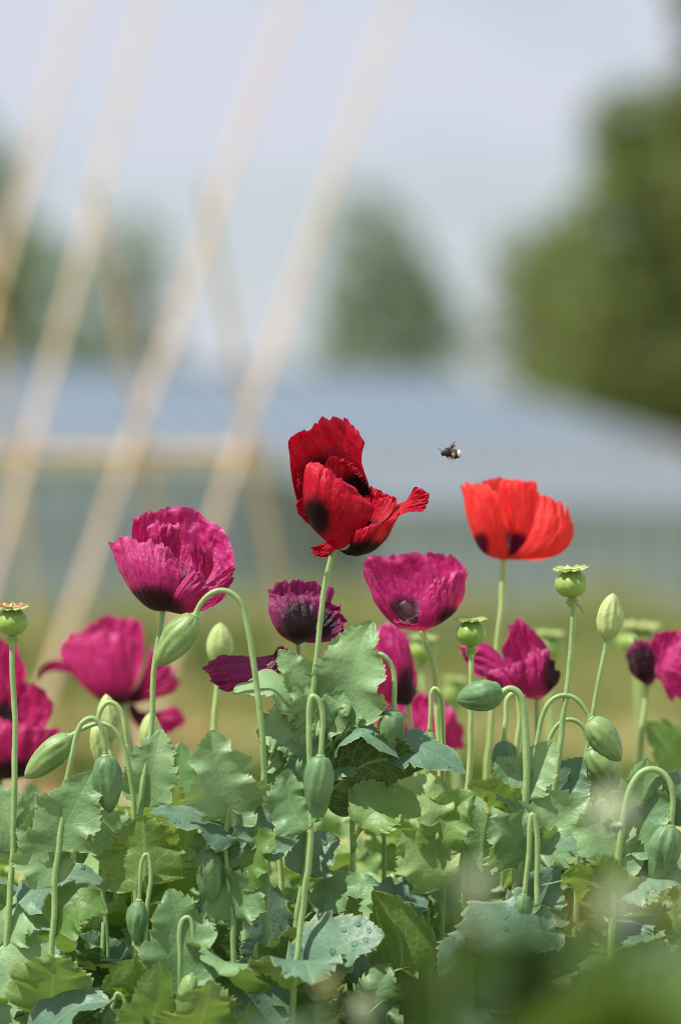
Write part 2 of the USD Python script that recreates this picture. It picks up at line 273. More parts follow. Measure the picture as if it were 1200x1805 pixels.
def leaf_cards(centres, size, rng, squash=0.6):
    """one small bent leaf (two triangles) at each centre, all in one mesh"""
    n = len(centres); a = rng.normal(size=(n, 3)); a /= np.linalg.norm(a, axis=1, keepdims=True)
    b = np.cross(a, rng.normal(size=(n, 3))); b /= np.linalg.norm(b, axis=1, keepdims=True); c = np.cross(a, b)
    s = size * rng.uniform(0.6, 1.35, n)[:, None]
    v = np.stack([centres - a * s, centres + b * s * squash * .6 + c * s * .15, centres + a * s, centres - b * s * squash * .6 + c * s * .15], 1).reshape(-1, 3)
    k = np.arange(n)[:, None] * 4
    return v, np.vstack([k + [0, 1, 2], k + [0, 2, 3]])

def clumpy(blobs, n, rng, shell=0.55):
    """points in the outer part of several ellipsoids (centre, radii), thinned by noise into clumps"""
    w = np.array([np.prod(r) ** 0.67 for _, r in blobs]); pick = rng.choice(len(blobs), n * 2, p=w / w.sum())
    d = rng.normal(size=(n * 2, 3)); d /= np.linalg.norm(d, axis=1, keepdims=True)
    rad = (shell + (1 - shell) * rng.random(n * 2) ** 0.8)[:, None]
    p = np.array([blobs[k][0] for k in pick]) + d * rad * np.array([blobs[k][1] for k in pick])
    sc = 2.2 / np.mean([np.mean(r) for _, r in blobs])
    keep = meshkit.fbm(p * sc * 0.9, 3, 11) > 0.43
    return p[keep][:n]

def tree(name, px, top_px, d, width_px, base_frac, mat, leaf, n, label, seed, lean=0, shape='round', group=None):
    rng = np.random.default_rng(seed); top = P(px, top_px, d); k = S * d / D; W = width_px * k / 2
    g = np.array([top[0], top[1], 0]); H = top[2]
    t = thing(name, g, label, 'tree', group)
    trunk = curve([g, g + [0.02 * H, 0, H * .3], g + [-0.01 * H, .02 * H, H * .6], g + [lean * W, 0, H * .93]], 14)
    obj('trunk', tube(trunk, np.linspace(0.035 * H, 0.006 * H, 14), 9), 'bark', t)
    limbs, blobs = [], []
    for i in range(26):
        z = base_frac + (.93 - base_frac) * (i + rng.random()) / 26; f = (z - base_frac) / (1 - base_frac)
        reach = W * ({'round': math.sin(math.pi * min(1, .16 + .80 * f)) ** .7, 'cone': 1.0 - 0.80 * f}[shape]) * rng.uniform(.35, .78)
        ang = i * 2.4 + rng.uniform(-.4, .4); e = g + [reach * math.cos(ang), reach * math.sin(ang), z * H]
        s = trunk[int(np.clip((z - .12) / .93, 0.05, .95) * 13)]
        limbs.append(tube(curve([s, (s + e) / 2 + [0, 0, -.03 * H], e], 7), np.linspace(.012 * H, .004 * H, 7), 6))
        r = W * rng.uniform(.26, .46) * (1 - .45 * f if shape == 'cone' else 1); blobs.append((e, np.array([r, r, r * rng.uniform(.75, 1.1)])))
    blobs.append((g + [lean * W, 0, H - W * .22], np.array([W * .22, W * .22, W * .22])))
    obj('limb', join(limbs), 'bark', t, kind='stuff')
    obj('crown', leaf_cards(clumpy(blobs, n, rng), leaf, rng), mat, t, smooth=False)
    return t
tree('broadleaf_tree', 1205, 140, 88, 600, .30, 'leaf_tree_olive', .17, 15000, 'big round olive green tree at the right behind the greenhouse', 3)
tree('broadleaf_tree', 1290, -260, 84, 300, .45, 'leaf_tree_olive', .15, 5000, 'tall tree whose lower branches hang into the top right corner', 5)
tree('broadleaf_tree', 945, 375, 130, 230, .22, 'leaf_tree_olive', .17, 2100, 'thin light tree between the big olive tree and the dark middle tree', 15)
tree('broadleaf_tree', 665, 310, 180, 300, .10, 'leaf_tree_dark', .26, 2300, 'tallest grey green tree behind the greenhouse roof in the middle', 8)
tree('broadleaf_tree', 612, 460, 190, 220, .10, 'leaf_tree_dark', .26, 1900, 'low grey green tree left of the tallest middle tree behind the roof', 11)
tree('broadleaf_tree', 752, 455, 185, 250, .10, 'leaf_tree_dark', .26, 3300, 'low grey green tree right of the tallest middle tree behind the roof', 10)
tree('broadleaf_tree', 60, 380, 170, 420, .1, 'leaf_tree_dark', .26, 5000, 'broad dark tree behind the bean canes at the left', 12)
tree('broadleaf_tree', 240, 350, 190, 240, .1, 'leaf_tree_dark', .26, 1700, 'narrow grey green tree right of the broad dark tree at the left', 14)
tree('broadleaf_tree', -60, 170, 150, 270, .5, 'leaf_tree_olive', .22, 1900, 'taller tree whose crown reaches the left edge below the sky', 17)
tree('hedgerow_tree', 1310, 840, 90, 330, .05, 'leaf_tree_olive', .22, 2500, 'low bushy tree right of the greenhouse under the big olive tree', 41)

# glasshouse: hipped roof over a long glazed wall, with a lower lean-to along the right part of that wall
def gx(px, d): return (px - 600) * S * d / D
gh = thing('greenhouse', (gx(500, 64), 64, 0), 'long pale blue greenhouse with hipped glass roof and lower lean-to', 'greenhouse')
Le, Re = np.array([gx(-330, 58), 58, 2.45]), np.array([gx(1215, 61.5), 61.5, 2.45])
ax = Re - Le; ax[2] = 0; LEN = np.linalg.norm(ax); ax /= LEN; back = np.array([-ax[1], ax[0], 0])
HB, UPV = 5.2, np.array([0, 0, 1.])
def gp(a, b, z): q = Le + ax * a + back * b; return np.array([q[0], q[1], z])
RZ, hip = 3.36, 1.9
def slab(p, thick=0.012):
    p = np.asarray(p, float); n = np.cross(p[1] - p[0], p[-1] - p[0]); n /= np.linalg.norm(n)
    m = len(p); v = np.vstack([p - n * thick / 2, p + n * thick / 2])
    f = [[0, i + 1, i] for i in range(1, m - 1)] + [[m, m + i, m + i + 1] for i in range(1, m - 1)]
    for i in range(m):
        j = (i + 1) % m; f += [[i, j, m + j], [i, m + j, m + i]]
    return v, np.array(f)
NC = 26
for sgn in (0, 1):                                   # front and back slopes
    for i in range(NC):
        a0, a1 = LEN * i / NC + .02, LEN * (i + 1) / NC - .02
        for r0, r1 in ((0.015, .49), (.51, .985)):
            def rp(a, r): lim = hip * r; return gp(min(max(a, lim), LEN - lim), HB / 2 * r if sgn == 0 else HB - HB / 2 * r, 2.45 + (RZ - 2.45) * r)
            if rp(a1, r0)[0] - rp(a0, r0)[0] > .03: obj('roof_pane', slab([rp(a0, r0), rp(a1, r0), rp(a1, r1), rp(a0, r1)] if rp(a1, r1)[0] - rp(a0, r1)[0] > .02 else [rp(a0, r0), rp(a1, r0), rp(a0, r1)]), 'glass_roof', gh, smooth=False)
for e in (0, 1):                                     # hipped ends
    A, B, C = gp(LEN * e, 0, 2.45), gp(LEN * e, HB, 2.45), gp(LEN * e + (hip if not e else -hip), HB / 2, RZ)
    c = (A + B + C) / 3
    obj('roof_pane', slab([c + (x - c) * .97 for x in (A, B, C)]), 'glass_roof', gh, smooth=False)
for i in range(NC + 1):
    a = LEN * i / NC
    aa = min(max(a, hip), LEN - hip); r = 1.0 if hip <= a <= LEN - hip else min(a, LEN - a) / hip
    if r > .05:
        obj('roof_bar', beam(gp(a, 0, 2.47), gp(a, HB / 2 * r, 2.47 + (RZ - 2.45) * r), .05), 'frame_metal', gh, smooth=False)
for p0, p1 in ((gp(0, 0, 2.48), gp(hip, HB / 2, RZ + .03)), (gp(LEN, 0, 2.48), gp(LEN - hip, HB / 2, RZ + .03)), (gp(hip, HB / 2, RZ + .03), gp(LEN - hip, HB / 2, RZ + .03))):
    obj('ridge_cap', beam(p0, p1, .12, .08), 'frame_metal', gh, smooth=False)
obj('gutter', beam(gp(-.1, -.08, 2.38), gp(LEN + .1, -.08, 2.38), .14, .16), 'white_paint', gh, smooth=False)
for b in (0.0, HB):
    for i in range(NC):
        for z0, z1 in ((.62, 1.45), (1.5, 2.3)):
            obj('wall_pane', slab([gp(LEN * i / NC + .03, b, z0), gp(LEN * (i + 1) / NC - .03, b, z0), gp(LEN * (i + 1) / NC - .03, b, z1), gp(LEN * i / NC + .03, b, z1)]), 'glass_pane', gh, smooth=False)
    for i in range(NC + 1): obj('wall_post', beam(gp(LEN * i / NC, b, 0), gp(LEN * i / NC, b, 2.32), .06, up=back), 'frame_metal', gh, smooth=False)
    obj('base_wall', beam(gp(0, b, .3), gp(LEN, b, .3), .12, .6), 'frame_metal', gh, smooth=False)
for a in (0, LEN):
    obj('end_wall', slab([gp(a, .05, .05), gp(a, HB - .05, .05), gp(a, HB - .05, 2.4), gp(a, .05, 2.4)]), 'glass_pane', gh, smooth=False)
A0, A1, DB = LEN * .50, LEN * 1.06, -3.4
NL = 14
for i in range(NL):
    a0, a1 = A0 + (A1 - A0) * i / NL + .02, A0 + (A1 - A0) * (i + 1) / NL - .02
    obj('lean_to_roof_pane', slab([gp(a0, DB, 1.80), gp(a1, DB, 1.80), gp(a1, -.2, 2.26), gp(a0, -.2, 2.26)]), 'glass_roof', gh, smooth=False)
    obj('lean_to_wall_pane', slab([gp(a0, DB + .06, .62), gp(a1, DB + .06, .62), gp(a1, DB + .06, 1.70), gp(a0, DB + .06, 1.70)]), 'glass_pane', gh, smooth=False)
for i in range(NL + 1):
    a = A0 + (A1 - A0) * i / NL
    obj('lean_to_bar', beam(gp(a, DB, 1.83), gp(a, -.2, 2.29), .05), 'frame_metal', gh, smooth=False)
    obj('lean_to_post', beam(gp(a, DB + .06, 0), gp(a, DB + .06, 1.74), .06, up=back), 'frame_metal', gh, smooth=False)
obj('lean_to_gutter', beam(gp(A0, DB - .05, 1.76), gp(A1, DB - .05, 1.76), .12, .1), 'frame_metal', gh, smooth=False)
obj('lean_to_base', beam(gp(A0, DB + .06, .3), gp(A1, DB + .06, .3), .12, .6), 'frame_metal', gh, smooth=False)

# rows of low crops and rough grass between the flower bed and the greenhouse
def crop_row(d, z, x0, x1, n, seed, mat, label, width=.8):
    rng = np.random.default_rng(seed); x = rng.uniform(x0, x1, n); y = d + rng.normal(0, width * .4, n)
    h = z * (0.55 + .75 * meshkit.fbm(np.stack([x * .8, y * .2, 0 * x], 1), 3, seed)); zz = h * rng.random(n) ** .45
    tag(obj('crop_row', leaf_cards(np.stack([x, y, zz], 1), .075, rng), mat, smooth=False), label, 'crop', kind='stuff')
crop_row(53, .95, -7, 9, 9000, 1, 'leaf_hedge', 'low olive hedge in front of the greenhouse wall', 1.2)
crop_row(46, .60, -6, 7, 6500, 2, 'leaf_weed', 'green crop row nearest to the olive hedge')
crop_row(39, .45, -.8, 6, 4000, 3, 'leaf_hedge', 'olive crop row in the middle of the field')
crop_row(33, .32, -5, 6, 4500, 4, 'leaf_hedge', 'short olive crop row behind the dry earth strip')
crop_row(24, .22, -4, 4, 3500, 6, 'leaf_weed', 'short green crop row nearest to the flower bed')

# bean canes: two rows of bamboo leaning together, tied to a ridge cane
def cane(name, pts, r, label, group=None, cat='cane'):
    a, b = pts; t_ = (b - a) / np.linalg.norm(b - a); L = np.linalg.norm(b - a)
    t = thing(name, b, label, cat, group); n = max(4, int(L / .27)); rng = np.random.default_rng(int(L * 1000) % 997)
    bow = np.array([0.012 * L, 0.006 * L, 0]); s = np.linspace(0, 1, 26)[:, None]
    line = a + (b - a) * s + bow * np.sin(np.pi * s) * rng.uniform(-1, 1)
    obj('culm', tube(line, np.linspace(r * .72, r, 26), 10), 'cane', t)
    for i in range(1, n):
        f = (i + rng.uniform(-.15, .15)) / n; c = np.array([np.interp(f, s[:, 0], line[:, k]) for k in range(3)]); rr = r * (.72 + .28 * f)
        obj('node_ring', tube([c - t_ * .004, c - t_ * .0015, c + t_ * .0015, c + t_ * .004], [rr * 1.02, rr * 1.17, rr * 1.17, rr * 1.02], 10, cap=False), 'cane_node', t)
    return t
def cane_line(p_up, p_mid, da, dm, y_top):
    """through two photo points at depths da, dm; from the ground up to photo height y_top"""
    A, B = P(*p_up, da), P(*p_mid, dm); t = (B - A) / (B - A)[2]
    return A + t * (P(300, y_top, da)[2] - A[2]), A + t * (0 - A[2])
DC = 10.4
for up, mid, dy, lab in (((70, 230), (-93, 790), 1.5, 'bamboo bean cane cut off by the left edge, leaning to the right'), ((238, 60), (30, 790), 1.9, 'bamboo bean cane leaning right through the left end of the ridge cane'),
                     ((478, 100), (237, 790), 1.8, 'bamboo bean cane leaning right, tied to the middle of the ridge cane'), ((690, 40), (440, 780), 1.9, 'tallest looking bamboo cane leaning right at the right end of the ridge cane')):
    cane('bamboo_cane', cane_line(up, mid, DC + dy, DC - .02, -160), .0097, lab)
for up, mid, lab in (((-8, 500), (31, 790), 'bamboo bean cane leaning left from the left end of the ridge cane'), ((180, 420), (240, 790), 'bamboo bean cane leaning left across the middle of the ridge cane'), ((368, 380), (443, 785), 'bamboo bean cane leaning left at the right end of the ridge cane')):
    cane('bamboo_cane', cane_line(up, mid, DC + .03 - .35, DC + .03, 330), .0078, lab)
rc = cane('ridge_cane', (P(-260, 803, DC), P(476, 800, DC)), .0115, 'horizontal bamboo ridge cane tying the bean canes together')
for x in (31, 239, 441):
    c = P(x, 800, DC)
    obj('twine_lashing', tube([c + .022 * np.array([math.cos(k * 1.1) * (.75 if k % 2 else 1), .9 * math.sin(k * 1.1), .5 * math.sin(k * 1.7)]) for k in range(24)], .0016, 5), 'twine', rc)

# ---------------------------------------------------------------- parts of a poppy
def leaf_mesh(mid_pts, hw, n, seed, fold=.25, ruffle=.13, teeth=17, nu=110, nv=15, base_w=.35, lobes=.12, cup=0.0, stalk=0.0):
    """toothed, wavy blade along a curved midrib; n = the direction the upper face looks in. Returns mesh, primvar."""
    rng = np.random.default_rng(seed); c = curve(mid_pts, nu); t = np.gradient(c, axis=0); t /= np.linalg.norm(t, axis=1, keepdims=True)
    n = np.asarray(n, float); side = np.cross(t, n); side /= np.linalg.norm(side, axis=1, keepdims=True); nor = np.cross(side, t)
    u = np.linspace(0, 1, nu); vv = np.linspace(-1, 1, nv); vv = np.sign(vv) * np.abs(vv) ** .8
    ub = np.clip((u - stalk) / (1 - stalk), 0, 1)
    prof = base_w * (1 - ub) ** 2.2 * (ub > 0 if stalk else 1) + np.sin(np.pi * ub ** .82) ** .72 * (1 - .18 * ub); prof = np.maximum(prof, .07); prof[-1] = 0.02
    w = np.zeros((nu, nv)); ph = rng.uniform(0, 6, 8)
    sway = np.zeros((nu, nv)); lift = np.zeros((nu, nv))
    for s, k in ((-1, 0), (1, 4)):
        m = np.sign(vv) == s if s < 0 else vv >= 0
        lob = 1 + lobes * np.sin(2 * np.pi * (3.2 + .5 * k / 4) * u + ph[k]) + .05 * np.sin(2 * np.pi * 7.3 * u + ph[k + 1])
        fr = (u * teeth * (1 + .12 * np.sin(5 * u + ph[k + 2])) + ph[k + 3]) % 1.0
        tooth = (fr ** 1.1) * (0.125 + .055 * np.sin(9 * u + ph[k])) * np.clip(np.minimum(u * 6, (1 - u) * 5 + .25), 0, 1)
        av = np.abs(vv[m])[None]
        w[:, m] = (av * (prof * lob)[:, None] + av ** 7 * (tooth * (.35 + .65 * prof))[:, None]) * s
        sway[:, m] = av ** 7 * (tooth * .75)[:, None]
        lift[:, m] = fold * av * prof[:, None] + av ** 2 * ruffle * (np.sin(2 * np.pi * (3.0 + .35 * k / 4) * u + ph[k + 2]) + .25 * np.sin(2 * np.pi * (6.6) * u + ph[k + 1]))[:, None] * (.4 + .6 * prof)[:, None] - cup * av ** 2 * prof[:, None]
    lift += .10 * (meshkit.fbm(np.stack(np.broadcast_arrays(u[:, None] * 5, vv[None] * 2.5, seed * 3.1), -1), 2, seed % 50) - .5) * np.abs(vv)[None] ** .5
    p = c[:, None] + hw * (w[..., None] * side[:, None] + sway[..., None] * t[:, None] + lift[..., None] * nor[:, None])
    luv = np.stack([np.broadcast_to(u[:, None], (nu, nv)), np.broadcast_to(vv[None], (nu, nv)) * np.maximum(prof, .25)[:, None], np.broadcast_to(np.abs(vv)[None], (nu, nv))], -1)
    return (p.reshape(-1, 3), grid_faces(nu, nv)), luv.reshape(-1, 3)

def petal_mesh(rows, d, seed, blotch, crinkle=1.0, nu=44, nv=44, erose=.07):
    """a petal from a coarse net of (photo x, photo y, photo units towards the lens); spline surface with pleats and a frayed margin"""
    rng = np.random.default_rng(seed); nr, nc = len(rows), len(rows[0]); k = S * d / D
    g = np.array(rows, float); kr, kc = min(3, nr - 1), min(3, nc - 1)
    uu, vv = np.linspace(0, 1, nr), np.linspace(0, 1, nc); sp = [RectBivariateSpline(uu, vv, g[..., i], kx=kr, ky=kc, s=0) for i in range(3)]
    u, v = np.linspace(0, 1, nu), np.linspace(0, 1, nv)
    nz = lambda f, o, sd: meshkit.fbm(np.stack([v * f, 0 * v + sd * 1.7, 0 * v], 1), o, sd) - .5
    e = 1 - erose * np.clip(.5 + 2.2 * nz(9, 3, seed % 97) + 1.5 * nz(30, 2, seed % 89), 0, 1.3)
    # the two sides of the margin are rounded off
    e *= 1 - .10 * np.abs(2 * v - 1) ** 6
    Ug = u[:, None] * e[None]; Vg = np.broadcast_to(v[None], Ug.shape)
    q = np.stack([s.ev(Ug, Vg) for s in sp], -1)
    du = np.gradient(q, axis=0); dv = np.gradient(q, axis=1); n = np.cross(du, dv); n /= np.linalg.norm(n, axis=2, keepdims=True) + 1e-9
    amp = (Ug ** 1.4)[..., None]
    pleat = meshkit.fbm(np.stack([Vg * 13 + 1.2 * Ug, Ug * 1.4, 0 * Vg + seed], -1), 3, seed % 61) - .5
    fine = meshkit.fbm(np.stack([Vg * 34, Ug * 6, 0 * Vg + seed], -1), 2, seed % 67) - .5
    big = meshkit.fbm(np.stack([Vg * 4, Ug * 3, 0 * Vg + seed], -1), 2, seed % 71) - .5
    crum = np.abs(meshkit.fbm(np.stack([Vg * 9, Ug * 7, 0 * Vg + seed], -1), 3, seed % 53) - .5) * 2
    wav = np.sin(2 * np.pi * (3.3 * Vg + .8 * big * 3 + seed * .37)) * np.clip(Ug - .45, 0, 1) ** 1.5
    q = q + n * amp * (crinkle * (16 * pleat + 6 * fine + 14 * big - 5 * crum + 9 * wav))[..., None]
    w = np.array([[P(600, 902.5, d)]]) + k * ((q[..., :1] - 600) * R + (902.5 - q[..., 1:2]) * U - q[..., 2:3] * F)
    b = blotch(Ug, Vg, q) if blotch else np.zeros_like(Ug)
    pv = np.stack([u[:, None] + 0 * Ug, Vg + seed * .37, 0 * Ug + seed * .11], -1)
    return (w.reshape(-1, 3), grid_faces(nu, nv)), dict(petal=pv.reshape(-1, 3), blotch=np.stack([b, b, b], -1).reshape(-1, 3))

def base_blotch(u0): return lambda U_, V_, q: np.clip(.5 + (u0 - U_) * 3.0, 0, 1)
def spot(cx, cy, rx, ry): return lambda U_, V_, q: np.clip(.5 + .95 * (1 - np.sqrt(((q[..., 0] - cx) / rx) ** 2 + ((q[..., 1] - cy) / ry) ** 2)), 0, 1)
def no_blotch(U_, V_, q): return 0 * U_

def bud(parent, neck, tip, radius_px, d, mat, seed, shape=1.0, ridge=.04, lump=.13, dz=0.0, tail=.3, seam=True):
    """two sepals closed round the flower, from the neck at the stem to the tip"""
    rng = np.random.default_rng(seed); k = S * d / D; A, B = P(*neck, d), P(*tip, d) - F * dz * k
    BUD_SEAM = rng.uniform(-.5, .5)
    L = np.linalg.norm(B - A); n = 34; s = np.linspace(0, 1, n); sides = 44
    prof = np.sin(np.pi * (s * .965 + .022) ** (.86 * shape)) ** .50 * (1 - .12 * s); prof[0] = .22; prof[-1] = min(prof[-1], tail * .9)
    ph = rng.uniform(0, 6.28, 4)
    def mod(h, a):
        r = 1 + ridge * np.sin(9 * a + 1.5 * np.sin(4 * h + ph[0])) * np.sin(np.pi * h) ** .5
        pts = np.stack(np.broadcast_arrays(np.cos(a) * 1.6, np.sin(a) * 1.6, h * 2.6), -1)
        r = r + lump * 2 * (meshkit.fbm(pts + seed, 3, seed) - .5) + .12 * (meshkit.fbm(pts * [4.2, 4.2, .75] + seed, 2, seed + 1) - .5)
        if seam:
            da = np.abs((a - BUD_SEAM - .18 * np.sin(5 * h) + math.pi) % (2 * math.pi) - math.pi)
            r = r + .07 * np.exp(-(da / .16) ** 2) - .11 * np.exp(-((da - .05) / .05) ** 2) * (h > .15)
        return r
    v, f = lathe(A, B - A, s * L, prof * radius_px * k, sides, mod)
    m = len(v); v = np.vstack([v, B[None] + (B - A) / L * .0012]); e = m - sides; j = np.arange(sides)
    f = np.vstack([f, np.stack([e + j, e + (j + 1) % sides, np.full(sides, m)], 1)])
    b = obj('bud', (v, f), mat, parent)
    ring = lathe(A - (B - A) / L * .0012, B - A, np.array([0, .0006, .0014, .0022]), np.array([.16, .26, .27, .2]) * radius_px * k * 1.15, 20)
    obj('bud_collar', ring, 'stem_green', b)
    return b

def seed_head(parent, centre, w_px, h_px, d, lean=(0, 1, 0), tilt=0.25, seed=1, rays=11, ray='pod_disc'):
    """round pod on a ringed neck, with a scalloped stigma disc on top"""
    k = S * d / D; axis = V(lean[0], lean[1], tilt); h, r = h_px * k, w_px * k / 2; c = P(*centre, d) - axis * h / 2
    s = np.linspace(0, 1, 22); prof = np.sin(np.pi * np.clip(s * .86 + .10, 0, 1)) ** .62; prof[0] = .28
    mod = lambda hh, a: 1 + .018 * np.cos(rays * a) * np.sin(np.pi * hh) + .02 * (meshkit.fbm(np.stack(np.broadcast_arrays(np.cos(a) * 2, np.sin(a) * 2, hh * 2), -1), 2, seed) - .5)
    pod = obj('seed_pod', lathe(c, axis, s * h, prof * r, 40, mod), 'pod', parent)
    hs = np.array([-.36, -.30, -.24, -.18, -.10, 0, .06]) * h
    obj('neck_ring', lathe(c, axis, hs, np.array([.26, .30, .40, .41, .30, .27, .33]) * r, 24), 'pod', pod)
    sides = 88; ang = np.arange(sides) * 2 * np.pi / sides; rad = np.linspace(.12, 1, 9); top = c + axis * h * .96
    a = np.cross(axis, V(0, 0, 1)); a /= np.linalg.norm(a); b = np.cross(axis, a)
    scal = 1 + .10 * np.cos(rays * ang); R_ = rad[:, None] * (1 + (scal - 1)[None] * rad[:, None] ** 2) * r * .99
    hh = (-.02 + .10 * rad[:, None] ** 2 + .055 * np.cos(rays * ang)[None] * rad[:, None]) * r
    lo = top + R_[..., None] * (np.cos(ang)[None, :, None] * a + np.sin(ang)[None, :, None] * b) + hh[..., None] * axis
    v = np.vstack([lo.reshape(-1, 3), (lo + axis * r * .06).reshape(-1, 3)]); f = grid_faces(9, sides, True); n = len(f) and 9 * sides
    rim = np.arange(sides) + 8 * sides; nx = (np.arange(sides) + 1) % sides + 8 * sides
    f = np.vstack([f[:, ::-1], f + n, np.stack([rim, nx, nx + n], 1), np.stack([rim, nx + n, rim + n], 1)])
    disc = obj('stigma_disc', (v, f), 'pod_disc', pod)
    rs = []
    for i in range(rays):
        q = 2 * np.pi * i / rays; dirn = math.cos(q) * a + math.sin(q) * b
        rs.append(tube([top + dirn * r * x + axis * r * (.10 + .10 * x * x + .055 * x) for x in (.1, .45, .75, .98)], [r * .035, r * .04, r * .035, r * .02], 6))
    obj('stigma_ray', join(rs), ray, disc, kind='stuff')
    return pod

def stem_hairs(parent, line, rad, seed, n=16):
    rng = np.random.default_rng(seed); parts = []
    for i in range(n):
        j = rng.integers(0, len(line)); t = rng.normal(size=3); t[1] *= .5; t /= np.linalg.norm(t)
        parts.append(tube([line[j], line[j] + t * (rad + .0016), line[j] + t * (rad + .0036) + [0, 0, -.0006]], [.00022, .00018, .00006], 3))
    obj('stem_hair', join(parts), 'hair', parent, kind='stuff')

def dew(parent, pts, nor, seed, n, rmax=.0021):
    """water drops lying on a blade; pts, nor are points and upward normals on it"""
    rng = np.random.default_rng(seed); parts = []; ico = trimesh.creation.icosphere(2); iv, jf = np.array(ico.vertices), np.array(ico.faces)
    for i in rng.choice(len(pts), n):
        r = rmax * rng.uniform(.25, 1) ** 1.8; q = iv * r; up = nor[i] / np.linalg.norm(nor[i]); fk = jf[(iv @ up)[jf].min(1) > -.35]; used, inv = np.unique(fk, return_inverse=True)
        q = q - np.outer(q @ up, up) * .42
        parts.append(((q + pts[i] + up * r * .30)[used], inv.reshape(-1, 3)))
    obj('dew_drop', join(parts), 'dew', parent, kind='stuff')

# ---------------------------------------------------------------- the poppies
PLANTS, LINES = {}, {}
def plant(key, label, d, stem, r=4.8, mat='stem_green', cat='poppy', hairs=0, group=None, name='poppy', taper=.85):
    """a stem through photo points (from the head downwards), then on down to the soil"""
    k = S * d / D; pts = [P(q[0], q[1], d) - F * (q[2] * k if len(q) > 2 else 0) for q in stem]
    last, prev = pts[-1], pts[-2]; dirn = (last - prev) / np.linalg.norm(last - prev); rng = np.random.default_rng(len(PLANTS) + 50)
    foot = np.array([last[0] + dirn[0] * .08 + rng.uniform(-.012, .012), last[1] + rng.uniform(-.01, .02), .02])
    low = last * .45 + foot * .55 + [dirn[0] * .03, 0, 0]
    line = curve(pts + [low, foot], 30 + 9 * len(stem))
    t = thing(name, [foot[0], foot[1], 0], label, cat, group)
    n = len(line); sd = len(PLANTS) * 3.7; zz = line[:, 2] * 30
    rad = np.linspace(taper, 1.25, n) * r * k * (.90 + .22 * meshkit.fbm(np.stack([zz, 0 * zz + sd, 0 * zz], 1), 2, 3))
    line[2:] += (np.stack([meshkit.fbm(np.stack([zz * .7, 0 * zz + sd, 0 * zz + o], 1), 3, 9) - .5 for o in (0, 5, 9)], 1) * [.006, .006, 0])[2:] * np.clip(np.arange(n) - 1, 0, 6)[2:, None] / 6
    PLANTS[key] = t; LINES[key] = (line, d, rad)
    rad[:2] *= [1.25, 1.1]
    s = obj('stem', tube(line, rad, 12, .03), mat, t)
    if hairs: stem_hairs(s, line[4:int(n * .6)], r * k, hairs, 5)
    return t

def flower(key, mat, centre, patches, d, pistil=None, seed=0, crinkle=1.0, blot=None, q=44, stam='stamen_dark', n_stamen=26, erose=.07):
    """the flower's heart (ovary) with its petals as sub-parts"""
    k = S * d / D; t = PLANTS[key]; cx, cy, cz = pistil or (centre[0], centre[1] - 22, -6); r = 9
    axis = P(cx, cy, d) - F * cz * k - P(*centre, d); L = np.linalg.norm(axis)
    hs = np.array([0, .10, .3, .55, .8, .95, 1.0, 1.02]) * L
    heart = obj('flower', lathe(P(*centre, d), axis, hs, np.array([.55, .5, .8, 1.05, 1.0, .8, .85, .1]) * r * k, 18), 'pistil_dark', t)
    rng = np.random.default_rng(seed + 900); parts = []; an = axis / L
    for i in range(n_stamen):
        w = rng.normal(size=3); w -= an * (w @ an); w /= np.linalg.norm(w); b = P(*centre, d) + an * L * .2; ln = rng.uniform(14, 25) * k
        e = b + an * ln * .8 + w * ln * .75
        parts.append(tube(curve([b, b + an * ln * .3 + w * ln * .5, e], 6), [.45 * k] * 6, 4)); parts.append(tube([e - w * 1.5 * k, e + an * .6 * k, e + w * 2.5 * k], [.4 * k, 1.5 * k, .5 * k], 5))
    obj('stamen', join(parts), stam, heart, kind='stuff')
    for i, rows in enumerate(patches):
        b = base_blotch(.3)
        if isinstance(rows, tuple): rows, b = rows
        m, pv = petal_mesh(rows, d, seed + i * 7 + 1, b, crinkle, q, q, erose)
        obj('petal', m, mat, heart, prim_vars=pv)
    return heart

